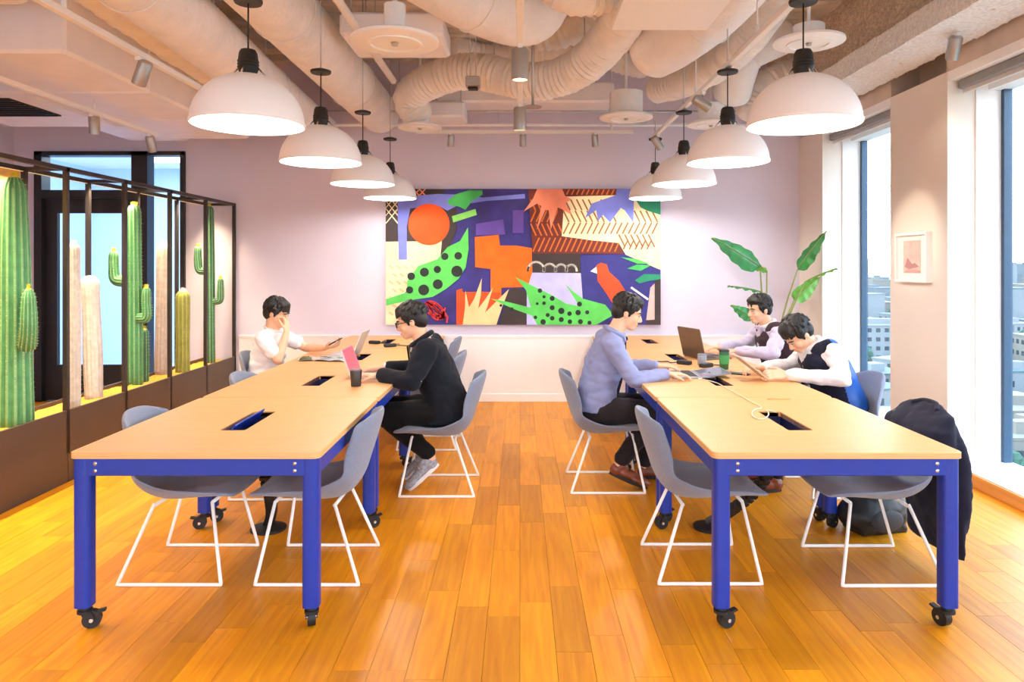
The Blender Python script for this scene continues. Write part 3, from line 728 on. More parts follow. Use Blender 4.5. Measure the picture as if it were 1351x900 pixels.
t = thing('sprinkler', W(703, 142, 5.6), 0, 'sprinkler drop with small flat plate over the aisle', 'sprinkler')
MB().lathe([(0, 0), (.07, 0), (.07, .008), (0, .012)], (0, 0, 0), 20).build('sprinkler_plate', m_alu, t, 40)
MB().cyl((0, 0, .01), (0, 0, ZC-t.location.z), .012, 8).build('drop_pipe', m_steel, t, True)
for k in range(16):
    y = 1.2+k*.42
    MB().box((XL, y, ZC-.06), (2.6, y+.09, ZC)).build('deck_rib', m_slab, bpy.data.objects['ceiling'])

# sprayed steel beam above the windows
t = thing('steel_beam', (2.84, YF, 3.03), 0, 'steel beam coated in rough speckled spray above the windows', 'beam')
def rough(a, c, nu, nv, amp, mm, nm, seed):
    a, c = V(a), V(c); b = MB()
    b.grid(lambda i, j: fnx(a, c, i, j, amp, seed), nu, nv); return b.build(nm, mm, t, True)
def fnx(a, c, i, j, amp, seed):
    if seed == 0: p = V((a.x+(c.x-a.x)*j, a.y+(c.y-a.y)*i, a.z)); p.z += amp*mnoise.noise(p*9)+amp*.7*mnoise.noise(p*27)
    else: p = V((a.x, a.y+(c.y-a.y)*i, a.z+(c.z-a.z)*j)); p.x += amp*mnoise.noise(p*7+V((0, 0, 5)))+amp*.6*mnoise.noise(p*22)
    return p
rough((-.215, 0, 0), (.215, YB-YF, 0), 320, 16, .016, m_spray, 'bottom_flange', 0)
rough((-.215, 0, -.01), (-.215, YB-YF, .16), 320, 6, .012, m_spray, 'flange_edge', 1)
rough((-.10, 0, .14), (-.10, YB-YF, .72), 260, 16, .05, m_spray2, 'web', 1)
MB().box((-.20, .01, .012), (.20, YB-YF-.01, .15)).build('flange_core', m_spray2, t)
MB().box((-.08, .01, .15), (.20, YB-YF-.01, .72)).build('web_core', m_spray2, t)

# ------------------------------------------------------------------ cactus planter
PX0, PX1, PY0, PY1, PZ, PT = -3.14, -3.46, 2.0, YB-.005, .50, 2.19
t = pla = thing('cactus_planter', (-3.30, 4.9, 0), 0, 'long dark bronze planter divider with open black frame above', 'planter')
def L_(x, y, z): return (x+3.30, y-4.9, z)
m_pframe = mat('blackened steel frame', (46, 40, 40), .45, var=.08)
ybays = [PY1]; y = 7.8-.725
while y > PY0: ybays.append(y); y -= .725
ybays.append(PY0)
for i in range(len(ybays)-1):
    ya, yb = ybays[i+1]+.003, ybays[i]-.003
    MB().box(L_(PX0, ya, .0), L_(PX0-.02, yb, PZ), .002).build('front_panel', m_darkbrown, t)
    MB().box(L_(PX1, ya, .0), L_(PX1+.02, yb, PZ), .002).build('back_panel', m_darkbrown, t)
MB().box(L_(PX0-.02, PY0, .02), L_(PX1+.02, PY0+.02, PZ)).build('end_panel', m_darkbrown, t)
MB().box(L_(PX0-.02, PY0, .0), L_(PX1+.02, PY1, .04)).build('planter_floor', m_darkbrown, t)
fr_ = .016
for i, y in enumerate(ybays):
    y = min(y, PY1-fr_)
    MB().box(L_(PX0, y-fr_, PZ-.3), L_(PX0-.03, y+fr_, PT)).build('post', m_pframe, t)
    MB().box(L_(PX1, y-fr_, PZ-.3), L_(PX1+.03, y+fr_, PT)).build('post', m_pframe, t)
    MB().box(L_(PX0-.03, y-.012, PT-.026), L_(PX1+.03, y+.012, PT)).build('cross_rail', m_pframe, t)
for xx in (PX0, PX1+.03): MB().box(L_(xx, PY0, PT-.03), L_(xx-.03, PY1, PT)).build('top_rail', m_pframe, t)
# warm backing board in the bay close to the end
MB().box(L_(PX1+.012, 2.0, PZ), L_(PX1+.006, 4.86, PT-.03)).build('backing_board', mat('ochre board', (226, 170, 96), .7, var=.1, scale=6, stretch=(1, 4, .4)), t)
# sand bed
b = MB()
def sand(i, j):
    x = PX0-.02+(PX1-PX0+.04)*j; y = PY0+.02+(PY1-PY0-.04)*i; return V(L_(x, y, PZ-.03+.012*mnoise.noise(V((x*9, y*9, 0)))+.006*mnoise.noise(V((x*40, y*40, 2)))))
b.grid(sand, 260, 14); b.build('sand_bed', mat('ochre sand', (238, 164, 62), .95, var=.3, scale=60, bump=.6, bscale=120), t, True)
# slim warm strip under the rear top rail
b = MB().box(L_(PX1+.012, PY0+.1, PT-.034), L_(PX1+.018, PY1-.1, PT-.03)).build('light_strip', mat('lit warm strip', (255, 236, 200), .5, emit=(255, 214, 150), estr=1), t)
for k in range(4):
    y = 2.8+k*1.4
    a = area('strip_light', L_(PX1+.06, y, PT-.045), (0, math.radians(-4), 0), .03, 1.3, PLANTER_W, (1, .80, .50), t); a.data.spread = math.radians(95)

def cactus(pts, r, ribs, mm, label, arms=(), tip=None, spine=None, seed=1, taper=0, crest=None):
    pts = smooth_path(pts, 8); base = pts[0].copy(); t = thing('column_cactus', base, 0, label, 'cactus', 'column cacti in the planter')
    spm = mat('cactus spine', (240, 226, 190), .7)
    def stem(P, r, nm, domb=False):
        q = [p-base for p in P]; n = len(q); L = sum((q[i+1]-q[i]).length for i in range(n-1))
        # rounded tip
        T = (q[-1]-q[-2]).normalized(); end = q[-1]; q = q[:]; sc = [1]*n
        for k in (25, 50, 70, 85): a = math.radians(k); q.append(end+T*r*1.1*math.sin(a)); sc.append(math.cos(a))
        if domb:
            T0 = (q[0]-q[1]).normalized(); st = q[0]
            for k in (35, 65, 85): a = math.radians(k); q.insert(0, st+T0*r*.8*math.sin(a)); sc.insert(0, math.cos(a))
        n2 = len(q)
        def rad(t_, th):
            i = int(round(t_*(n2-1))); s = sc[i]
            return r*s*(1-taper*t_*t_)*(1+.13*(abs(math.cos(ribs*th/2))**.7-.55))*(1+.035*math.sin(t_*9+seed))
        b = MB(); b.sweep(q, rad, ribs*6); b.m = [1 if (i % (ribs*6)) % 6 in (0, 5) and i < (n2-1)*ribs*6 else 0 for i in range(len(b.f))]; o = b.build(nm, [mm, crest or mm], t, True)
        # spines along the ribs
        fr = frames(q); b2 = MB(); rs = random.Random(seed)
        step = max(1, int(.035/max(L/n, 1e-4)))
        P2 = []
        for i in range(len(fr)-1):
            seg = (fr[i+1][0]-fr[i][0]).length; m_ = max(1, int(seg/.03))
            for s_ in range(m_):
                f = s_/m_; P2.append((fr[i][0].lerp(fr[i+1][0], f), fr[i][1], fr[i][2], fr[i][3], (sc[i]*(1-f)+sc[min(i+1, n2-1)]*f)*(1-taper*((i+f)/(n2-1))**2)))
        for (p, T_, u, v, s) in P2:
            for k in range(ribs):
                th = 2*PI*k/ribs; d = u*math.cos(th)+v*math.sin(th); c = p+d*r*s*1.03
                for z in range(2):
                    e = (d+T_*rs.uniform(-.8, .8)+d.cross(T_)*rs.uniform(-.8, .8)).normalized()*rs.uniform(.008, .016); w_ = e.cross(d).normalized()*.0008 if e.cross(d).length > 1e-6 else u*.0008
                    b2.add([c-w_, c+w_, c+e], [(0, 1, 2)])
        so = b2.build('spines', spm, o, kind='stuff')
        if tip:
            b3 = MB(); rt_ = r*(1-taper); b3.ell(end+T*(r*1.1-rt_*.32), (rt_*.62, rt_*.62, rt_*.42), None, 16, 8)
            for z in range(60):
                a = rs.uniform(0, 2*PI); ra = rt_*.55*rs.random(); c = end+T*r*1.05+V((math.cos(a)*ra, math.sin(a)*ra, 0)); e = V((rs.uniform(-.3, .3), rs.uniform(-.3, .3), 1))*.03
                b3.add([c-V((.002, 0, 0)), c+V((.002, 0, 0)), c+e], [(0, 1, 2)])
            b3.build('woolly_tip', tip, o, True)
        return o
    stem(pts, r, 'stem')
    for (ap, ar) in arms: stem(smooth_path(ap, 6), ar, 'arm', True)
    return t
g1 = mat('cactus green', (66, 132, 84), .6, var=.2, scale=14, bump=.2)
g2 = mat('deep cactus green', (56, 104, 78), .6, var=.2, scale=14, bump=.2)
g3 = mat('olive cactus', (136, 140, 62), .6, var=.22, scale=14, bump=.2)
p1 = mat('pale rib green', (116, 164, 112), .65, var=.15, scale=30); p3 = mat('pale rib olive', (166, 164, 84), .65, var=.15, scale=30)
g4 = mat('frosted cactus', (206, 198, 190), .75, var=.14, scale=26, bump=.3)
g5 = mat('grey pink cactus', (188, 172, 160), .75, var=.14, scale=26, bump=.3)
ytip = mat('yellow wool', (216, 202, 70), .9, var=.2, scale=80); wtip = mat('white wool', (232, 226, 214), .9, var=.1, scale=80)
ZB = PZ-.05
def cp(px, y): return (px-CX)*y/F
def zz(py, y): return EYE+(CY-py)*y/F
def vert(px0, px1, ytop, y, x_off=0):
    x0, x1 = cp(px0, y), cp(px1, y); zt = zz(ytop, y); return [V((x0, y, ZB)), V((x0*.6+x1*.4, y, ZB+(zt-ZB)*.5)), V((x1, y, zt))]
cactus(vert(21, 19, 252, 4.57), .094, 13, g1, 'tallest green ribbed cactus, thick, with a short stubby arm', [([W(36, 455, 4.5), W(38, 432, 4.45), W(38, 392, 4.45)], .052)], ytip, seed=2, taper=.5, crest=p1)
cactus(vert(2, 4, 330, 4.72), .06, 10, g3, 'olive cactus half hidden behind the tallest ribbed cactus', (), ytip, seed=3, crest=p3)
cactus(vert(98, 97, 330, 5.14), .042, 12, g4, 'slim frosted white cactus beside a frame post', (), wtip, seed=4)
cactus(vert(124, 119, 375, 5.5), .062, 12, g4, 'leaning frosted white cactus with no arms', (), None, seed=5)
cactus(vert(178, 177, 280, 6.12), .062, 11, g1, 'tall green cactus with one arm on each side', [([W(165, 372, 6.12), W(152, 368, 6.12), W(150, 350, 6.12), W(150, 338, 6.12)], .045), ([W(184, 420, 6.1), W(193, 418, 6.1), W(193, 400, 6.1), W(193, 386, 6.1)], .042)], ytip, seed=6, taper=.25, crest=p1)
cactus(vert(213, 216, 330, 6.69), .058, 11, g5, 'grey pink cactus between the green ones', (), wtip, seed=7)
cactus(vert(241, 241, 392, 6.84), .062, 11, g3, 'short olive cactus with a white woolly top', (), wtip, seed=8, crest=p3)
cactus(vert(190, 190, 440, 6.3), .04, 10, g2, 'smallest green cactus at the foot of the tall armed one', (), ytip, seed=11, crest=p1)
cactus(vert(277, 276, 278, 7.45), .052, 11, g2, 'dark green armed cactus beside the mural wall', [([W(271, 358, 7.45), W(263, 356, 7.45), W(261, 342, 7.45), W(261, 330, 7.45)], .04), ([W(283, 398, 7.45), W(290, 396, 7.45), W(291, 384, 7.45), W(291, 372, 7.45)], .036)], ytip, seed=9, taper=.2, crest=p1)

# ------------------------------------------------------------------ mural canvas
mw, mh, mz = 360*YB/F, 178*YB/F, EYE-(428-CY)*YB/F
mxc = (690-CX)*YB/F
t = mural = thing('mural_canvas', (mxc, YB, mz), 0, 'wide abstract mural canvas of jungle shapes with orange disc', 'painting')
MB().box((-mw/2, -.05, 0), (mw/2, -.002, mh)).build('canvas', mat('indigo paint', (46, 40, 122), .7, var=.35, scale=5), t)
def MU(cx_, cy_): return ((cx_-72)/1211*mw-mw/2, (1-(cy_-36)/597)*mh)
PM = {}
def paint(n): 
    c = {'dark': (52, 42, 44), 'cream': (250, 226, 184), 'peri': (116, 128, 226), 'orange': (246, 84, 10), 'orange2': (244, 106, 6), 'rust': (240, 78, 14), 'green': (88, 204, 92), 'green2': (60, 178, 90), 'lime': (134, 218, 106),
         'purple': (90, 66, 160), 'peach': (250, 206, 150), 'brown': (104, 36, 24), 'salmon': (250, 146, 116), 'lav': (186, 188, 240), 'navy': (44, 46, 128), 'red': (244, 78, 34), 'white': (250, 244, 232), 'teal': (30, 142, 106),
         'pink': (248, 182, 176), 'squig': (226, 60, 60), 'linebrown': (150, 98, 48), 'lineorange': (214, 108, 40), 'dot': (20, 34, 30), 'tan': (226, 192, 150)}[n]
    return mat('paint '+n, c, .7, var=.14, scale=6)
lay = [0]
def shape(col, pts, label=None, par=None):
    lay[0] += 1; y = -.05-.00022*lay[0]
    P = [MU(*p) for p in pts]
    P = [(max(-mw/2, min(mw/2, a)), max(0, min(mh, c))) for a, c in P]
    b = MB(); b.prism(P, y, -.049, lambda x, z, yy: (x, yy, z))
    return b.build('painted_shape', paint(col), par or t, label=label)
def disc(col, cx_, cy_, r, n=20, label=None, par=None, ry=None):
    return shape(col, [(cx_+r*math.cos(2*PI*k/n), cy_+(ry or r)*math.sin(2*PI*k/n)) for k in range(n)], label, par)
def stroke(col, pts, w_, label=None, joined=None):
    lay[0] += 1; y = -.05-.00022*lay[0]; b = MB()
    for line in pts:
        P = [V((p[0], p[1], 0)) for p in line]
        for i in range(len(P)-1):
            d = (P[i+1]-P[i]).normalized(); n = V((-d.y, d.x, 0))*w_/2; e = d*w_*.3
            q = [P[i]-e+n, P[i+1]+e+n, P[i+1]+e-n, P[i]-e-n]
            q = [MU(max(72, min(1283, a.x)), max(36, min(633, a.y))) for a in q]
            b.prism(q, y, -.049, lambda x, z, yy: (x, yy, z))
    return b.build('painted_line', paint(col), t, label=label, kind='stuff' if len(pts) > 1 or len(pts[0]) > 2 else None)
shape('dark', [(72, 36), (330, 36), (330, 268), (72, 268)], 'near-black corner')
lat = []
for k in range(-3, 6):
    lat.append([(72, 90+k*34), (125, 90+k*34+62)]); lat.append([(125, 90+k*34), (72, 90+k*34+62)])
lat = [l for l in lat if min(l[0][1], l[1][1]) > 36 and max(l[0][1], l[1][1]) < 215]
stroke('cream', lat, 6, 'cream lattice')
stroke('salmon', [[(196, 36), (220, 66)], [(222, 36), (246, 64)], [(246, 36), (214, 72)], [(222, 36), (196, 62)]], 6, 'salmon lattice')
shape('cream', [(72, 268), (335, 265), (330, 345), (240, 400), (150, 500), (160, 560), (240, 600), (250, 633), (72, 633)], 'cream field')
for i in range(7):
    for j in range(4): 
        if not (j == 3 and i > 3): stroke('tan', [[(90+j*32+(i % 2)*14, 375+i*34), (104+j*32+(i % 2)*14, 385+i*34)]], 9)
shape('dark', [(320, 110), (385, 120), (385, 215), (350, 300), (330, 352), (312, 345), (320, 268)], 'near-black stem')
shape('peri', [(125, 85), (200, 66), (300, 58), (420, 62), (500, 74), (686, 58), (686, 78), (520, 88), (390, 108), (345, 132), (300, 108), (180, 122), (165, 200), (166, 346), (130, 346), (126, 200)], 'periwinkle brush stroke')
disc('orange', 263, 192, 91, 40, 'orange disc')
shape('green2', [(345, 88), (380, 60), (440, 42), (498, 42), (500, 60), (452, 90), (424, 128), (396, 114), (350, 106)], 'green brush mark')
shape('lime', [(364, 156), (468, 124), (474, 150), (370, 184)], 'lime bar')
shape('purple', [(632, 130), (680, 130), (680, 230), (632, 230)], 'violet patch')
shape('purple', [(470, 190), (590, 170), (600, 236), (470, 240)], 'violet patch')
leaf = shape('green', [(435, 205), (438, 300), (425, 380), (395, 430), (340, 475), (280, 510), (200, 522), (75, 548), (75, 520), (165, 490), (168, 440), (215, 375), (300, 345), (345, 292), (400, 265)], 'green spotted leaf')
for (x, y, r) in ((392, 330, 17), (333, 333, 16), (386, 398, 25), (300, 390, 16), (243, 402, 20), (185, 420, 17), (302, 455, 22), (240, 480, 24), (178, 480, 16)): disc('dot', x, y, r, 14)
shape('orange2', [(465, 248), (570, 238), (576, 285), (650, 285), (716, 296), (720, 466), (582, 470), (582, 512), (535, 505), (535, 388), (467, 380)], 'large orange block')
shape('rust', [(384, 482), (408, 474), (412, 490), (500, 488), (580, 492), (570, 530), (440, 633), (384, 633)], 'rust orange block')
shape('dark', [(570, 633), (600, 540), (596, 500), (640, 468), (692, 486), (692, 633)], 'near-black mound')
shape('peach', [(412, 633), (422, 555), (424, 484), (440, 556), (462, 520), (496, 428), (492, 500), (480, 562), (512, 520), (545, 470), (520, 555), (510, 580), (560, 530), (616, 476), (584, 560), (560, 633)], 'peach spiky plant')
shape('brown', [(700, 36), (860, 36), (850, 246), (980, 264), (1100, 276), (1122, 322), (720, 322)], 'brown woven field')
shape('brown', [(852, 36), (1090, 36), (1086, 64), (860, 70)], 'brown strip')
hb = []
for row, (y0, y1, x0, x1, sgn) in enumerate(((85, 130, 712, 845, -1), (135, 180, 712, 845, 1), (190, 240, 712, 850, -1), (252, 310, 722, 1110, 1))):
    x = x0
    while x < x1-16:
        d = (y1-y0)*.45
        hb.append([(x, y1), (x+d, y0)] if sgn > 0 else [(x, y0), (x+d, y1)]); x += 24
x = 870
while x < 1070: hb.append([(x, 60), (x+10, 40)]); x += 22
stroke('lineorange', hb, 6, 'orange herringbone')
shape('cream', [(860, 70), (1086, 64), (1160, 84), (1180, 90), (1283, 150), (1283, 392), (1130, 325), (1100, 274), (980, 262), (848, 244)], 'cream woven field')
hb = []
for (y0, y1, x0, x1, sgn) in ((84, 128, 862, 1000, -1), (84, 128, 1000, 1180, 1), (134, 180, 856, 1270, -1), (186, 232, 856, 1276, 1), (238, 290, 1100, 1276, -1), (262, 300, 1120, 1270, 1)):
    x = x0
    while x < x1-20:
        d = (y1-y0)*.5
        if 1085 < x < 1165 and y1 < 185: x += 26; continue
        hb.append([(x, y1), (x+d, y0)] if sgn > 0 else [(x, y0), (x+d, y1)]); x += 26
stroke('linebrown', hb, 6.5, 'brown herringbone')
shape('peri', [(1090, 36), (1166, 36), (1164, 186), (1125, 130), (1108, 120), (1060, 184), (1030, 150), (1008, 178), (1000, 130), (950, 165), (980, 100), (1086, 64)], 'periwinkle flower')
shape('teal', [(1176, 88), (1283, 88), (1283, 150), (1225, 132), (1196, 118)], 'teal leaf')
shape('salmon', [(740, 36), (850, 36), (862, 66), (890, 82), (866, 98), (892, 150), (846, 124), (830, 118), (812, 170), (800, 214), (790, 130), (776, 128), (738, 216), (758, 112), (740, 100), (680, 136), (722, 78)], 'salmon spiky flower')
shape('dark', [(720, 320), (930, 320), (930, 408), (720, 404)], 'near-black bar')
shape('navy', [(930, 330), (1120, 322), (1200, 360), (1283, 392), (1283, 633), (1090, 633), (940, 545)], 'navy field')
shape('lav', [(718, 404), (932, 406), (942, 545), (860, 633), (694, 633), (694, 480)], 'lavender block')
cur = [(700, 378)]
for (cx_, r) in ((735, 36), (795, 28), (845, 26), (890, 24)):
    for k in range(9): a = PI-PI*k/8; cur.append((cx_+r*math.cos(a), 396-r*1.1*math.sin(a)))
stroke('white', [cur], 9, 'white scalloped line')
shape('green', [(645, 424), (720, 462), (800, 500), (868, 540), (926, 552), (862, 450), (890, 480), (940, 518), (1040, 545), (1075, 590), (1000, 633), (742, 633), (716, 592), (640, 565), (535, 518), (600, 530), (712, 558), (690, 480)], 'green spotted plant')
for (x, y, r) in ((752, 483, 10), (770, 510, 7), (806, 517, 11), (770, 538, 8), (806, 558, 11), (846, 572, 14), (786, 590, 9), (846, 610, 11), (882, 584, 10), (920, 579, 12), (960, 578, 9), (926, 542, 11), (884, 619, 10), (930, 619, 11), (970, 624, 9), (806, 604, 10), (766, 620, 12), (732, 600, 8), (628, 564, 8), (580, 548, 6), (740, 540, 6)): disc('dot', x, y, r, 12)
shape('red', [(1000, 372), (1020, 360), (1046, 368), (1056, 400), (1100, 440), (1135, 495), (1100, 540), (1076, 545), (1042, 492), (1006, 440)], 'red bird')
shape('white', [(974, 398), (1000, 378), (1004, 408)], 'white beak')
shape('green', [(1108, 336), (1180, 345), (1240, 366), (1180, 364)], 'green frond')
shape('green2', [(1136, 386), (1180, 368), (1240, 372), (1196, 396)], 'green frond')
shape('teal', [(1170, 438), (1210, 410), (1283, 412), (1283, 432), (1230, 440), (1190, 452)], 'teal frond')
shape('dark', [(1256, 440), (1283, 430), (1283, 633), (1220, 633), (1220, 614), (1256, 610)], 'near-black corner')
shape('pink', [(1238, 470), (1256, 452), (1256, 610), (1220, 612)], 'pink strip')
stroke('white', [[(1155, 470), (1226, 520)]], 9, 'white line')
sq = []
for k in range(60):
    a = k*.42; sq.append((288+46*math.cos(a)*(1-k/150)+k*.2, 560+34*math.sin(a*1.13)+k*.3))
sq += [(330, 575), (345, 600), (342, 622)]
stroke('squig', [sq], 7, 'red scribble')

# small framed print on the pier
t = thing('framed_print', (XR, 5.50, 1.375), 0, 'small framed pink print on the pier between the windows', 'picture')
fw, fh, fd = .22, .385, .05
b = MB(); 
for (a, c) in (((-fd, -fw, 0), (0, -fw+.02, fh)), ((-fd, fw-.02, 0), (0, fw, fh)), ((-fd, -fw+.02, 0), (0, fw-.02, .02)), ((-fd, -fw+.02, fh-.02), (0, fw-.02, fh))): b.box(a, c)
b.build('frame', m_white, t)
MB().box((-.03, -fw+.02, .02), (-.004, fw-.02, fh-.02)).build('mount', mat('cream mount', (246, 240, 230), .8), t)
pr = MB().box((-.032, -.12, .07), (-.0299, .12, fh-.06)).build('print', mat('rose print', (222, 184, 176), .8, var=.15, scale=14), t)
MB().prism([(-.10, .12), (-.04, .15), (.0, .14), (.06, .19), (.1, .12), (.04, .10)], -.034, -.0315, lambda y, z, x: (x, y, z)).build('printed_shape', mat('mauve print ink', (178, 130, 130), .8), t)
MB().prism([(-.11, .09), (-.02, .10), (.09, .085), (.11, .075), (-.11, .075)], -.034, -.0315, lambda y, z, x: (x, y, z)).build('printed_shape', mat('dusty ink', (206, 160, 156), .8), t)

# ------------------------------------------------------------------ bird of paradise plant
g_leaf = mat('glossy leaf green', (44, 128, 62), .35, var=.3, scale=9); g_leaf2 = mat('light leaf green', (96, 158, 60), .4, var=.25, scale=9); g_stem = mat('leaf stalk green', (132, 142, 74), .5, var=.12)
PB = V((2.52, 7.22, 0))
t = thing('potted_plant', PB, 0, 'bird of paradise plant with paddle leaves by the windows', 'plant')
pot = MB(); pot.lathe([(0, 0), (.14, 0), (.18, .32), (.19, .34), (.17, .34), (.165, .30), (0, .30)], (0, 0, 0), 28); pot.build('pot', mat('pale grey pot', (206, 204, 200), .7), t, 30)
MB().lathe([(0, .31), (.165, .305)], (0, 0, 0), 20).build('soil', mat('dark soil', (60, 46, 36), .95, var=.3, scale=60), t)
def pleaf(base, tip, end, wid, mm, face):
    """stalk from the pot to base, blade from base to end"""
    base, end = V(base)-PB, V(end)-PB; root = V((base.x*.1, base.y*.1, .28))
    st = smooth_path([root, root.lerp(base, .5)+V((0, 0, .12)), base], 8)
    s_ = MB().sweep(st, [.013-.006*i/(len(st)-1) for i in range(len(st))], 8).build('stalk', g_stem, t, True)
    d = end-base; L = d.length; dn = d.normalized(); f = V(face); f = (f-dn*f.dot(dn)).normalized(); s = dn.cross(f)
    b = MB(); N = 18
    def P(i, j, off=0):
        a = i; w_ = wid*math.sin(PI*min(1, a**.62*.97+.03))**.8*(1-.15*a) if 0 < a < 1 else .004
        u = (j-.5)*2; p = base+dn*L*a+s*u*w_+f*(-.35*abs(u)*w_)+f*(-.12*L*a*a); p += f*.012*math.sin(a*26+u*2)*abs(u)
        return p+f*off
    b.grid(lambda i, j: P(i, j), N, 6); b.grid(lambda i, j: P(i, j, -.003), N, 6); b.build('leaf', mm, s_, True)
    MB().sweep([P(k/10, .5, .002) for k in range(11)], .004, 6).build('midrib', g_stem, s_, True)
yp = 7.2
pleaf(W(1003, 352, yp), 0, W(946, 312, 7.0), .12, g_leaf, (-.4, -.8, .5))
pleaf(W(1012, 358, yp), 0, W(985, 338, 7.4), .06, g_leaf2, (.3, -.8, .5))
pleaf(W(1052, 356, yp), 0, W(1086, 304, 7.0), .085, g_leaf, (-.8, -.55, .1))
pleaf(W(1048, 396, yp), 0, W(1082, 364, 7.2), .085, g_leaf2, (-.3, -.9, .3))
pleaf(W(1004, 385, yp), 0, W(962, 372, 7.1), .035, g_leaf, (.1, -.25, 1))
pleaf(W(995, 420, yp), 0, W(966, 402, 7.2), .07, g_leaf, (-.4, -.8, .5))
pleaf(W(1062, 372, 7.1), 0, W(1101, 350, 6.9), .03, g_leaf2, (0, -.4, 1))

# ------------------------------------------------------------------ people
def blob(name, b, voxel, m, parent, it=4, fac=.5, fold=0, mfn=None, fscale=9, tufts=None):
    me = bpy.data.meshes.new('tmp'); me.from_pydata(b.v, [], b.f); fix_normals(me)
    o = bpy.data.objects.new('tmp', me); COL.objects.link(o)
    r = o.modifiers.new('r', 'REMESH'); r.mode = 'VOXEL'; r.voxel_size = voxel; r.adaptivity = 0
    s = o.modifiers.new('s', 'SMOOTH'); s.factor = fac; s.iterations = it
    dg = bpy.context.evaluated_depsgraph_get(); out = bpy.data.meshes.new_from_object(o.evaluated_get(dg))
    bpy.data.objects.remove(o); bpy.data.meshes.remove(me)
    if fold:
        ns = [v.normal.copy() for v in out.vertices]
        for v, n in zip(out.vertices, ns):
            p = v.co; q = V((p.x*fscale, p.y*fscale, p.z*fscale*1.6)); v.co = p+n*fold*(abs(mnoise.noise(q))*1.6-.35+.5*mnoise.noise(q*2.3))
    out.materials.clear()
    for q in (m if isinstance(m, (list, tuple)) else [m]): out.materials.append(q)
    if mfn: out.polygons.foreach_set('material_index', [mfn(p.center, p.normal) for p in out.polygons])
    else: out.polygons.foreach_set('material_index', [0]*len(out.polygons))
    out.polygons.foreach_set('use_smooth', [True]*len(out.polygons)); out.name = name
    o = bpy.data.objects.new(name, out); COL.objects.link(o); o.parent = parent
    return o
def limb(b, pts, rad, seg=14, sub=4):
    """rounded tapered limb through joints"""
    P = [V(p) for p in pts]; q = []; rr_ = []
    for i in range(len(P)-1):
        for k in range(sub): f = k/sub; q.append(P[i].lerp(P[i+1], f)); rr_.append(rad[i]+(rad[i+1]-rad[i])*f)
    q.append(P[-1]); rr_.append(rad[-1])
    T0 = (q[0]-q[1]).normalized(); T1 = (q[-1]-q[-2]).normalized(); a, c = q[0], q[-1]; ra, rc = rr_[0], rr_[-1]
    pre = [(a+T0*ra*math.sin(math.radians(k)), ra*math.cos(math.radians(k))) for k in (80, 55, 28)]
    post = [(c+T1*rc*math.sin(math.radians(k)), rc*math.cos(math.radians(k))) for k in (28, 55, 80)]
    q = [p for p, _ in pre]+q+[p for p, _ in post]; rr_ = [r for _, r in pre]+rr_+[r for _, r in post]
    b.sweep(q, rr_, seg)
def torso(b, rings, seg=24):
    """rings: (centre, half depth, half width, forward axis); width along y"""
    vs = []; fs = []
    rings = [(V(c), a, w_, V(f).normalized()) for c, a, w_, f in rings]
    c, a, w_, f = rings[0]; up = (rings[1][0]-c).normalized(); rings.insert(0, (c-up*.02, a*.6, w_*.6, f))
    c, a, w_, f = rings[-1]; up = (c-rings[-2][0]).normalized(); rings.append((c+up*.02, a*.55, w_*.55, f))
    for c, a, w_, f in rings:
        for k in range(seg):
            th = 2*PI*k/seg; ct, st = math.cos(th), math.sin(th); e = .82
            vs.append(c+f*a*math.copysign(abs(ct)**e, ct)+V((0, 1, 0))*w_*math.copysign(abs(st)**e, st))
    n = len(rings)
    for i in range(n-1):
        for k in range(seg): j = (k+1) % seg; fs.append((i*seg+k, i*seg+j, i*seg+seg+j, i*seg+seg+k))
    fs.append(tuple(range(seg-1, -1, -1))); fs.append(tuple((n-1)*seg+k for k in range(seg))); b.add(vs, fs)
def hand(b, w_, d, n, thumb, curl=.35, spread=1.0):
    """w_: wrist, d: pointing direction, n: palm normal, thumb: +1/-1 along d x n"""
    w_ = V(w_); d = V(d).normalized(); n = V(n); n = (n-d*n.dot(d)).normalized(); s = d.cross(n)
    for k in (-.026, -.009, .009, .026): limb(b, [w_+s*k*.6, w_+d*.05+s*k, w_+d*.088+s*k*1.05], [.016, .0135, .011], 8, 2)
    for i, (k, L) in enumerate(((-.031, .062), (-.0105, .076), (.0105, .08), (.031, .07))):
        k *= thumb; L *= [.82, .95, 1, .92][i]
        p = w_+d*.088+s*k; dd = (d+s*k*2.2*spread*.6).normalized(); P = [p]; r = [.0092]
        ang = curl*.6
        for seg_, f in enumerate((.45, .3, .25)):
            dd2 = (dd*math.cos(ang)+n*math.sin(ang)).normalized(); P.append(P[-1]+dd2*L*f*1.15); ang += curl; r.append(.0088-.0009*seg_)
        limb(b, P, r, 8, 2)
    p = w_+d*.022+s*.026*thumb
    e1 = (d*.62+s*.75*thumb+n*.25).normalized(); e2 = (d*.85+s*.35*thumb+n*.4).normalized()
    limb(b, [p, p+e1*.042, p+e1*.042+e2*.03, p+e1*.042+e2*.052], [.014, .0115, .010, .008], 8, 2)
SKIN = mat('skin', (236, 186, 152), .5, var=.05, scale=30, bump=.03, bscale=300)
HAIR = mat('black hair', (11, 9, 9), .55, var=.3, scale=50, stretch=(1, 1, 3))
LIP = mat('lips', (196, 120, 104), .5); EYEW = mat('eye white', (240, 238, 234), .3); IRIS = mat('dark iris', (30, 22, 20), .2)
def frame_of(yaw, pitch, roll=0):
    return (Matrix.Rotation(yaw, 3, 'Z') @ Matrix.Rotation(pitch, 3, 'Y') @ Matrix.Rotation(roll, 3, 'X'))
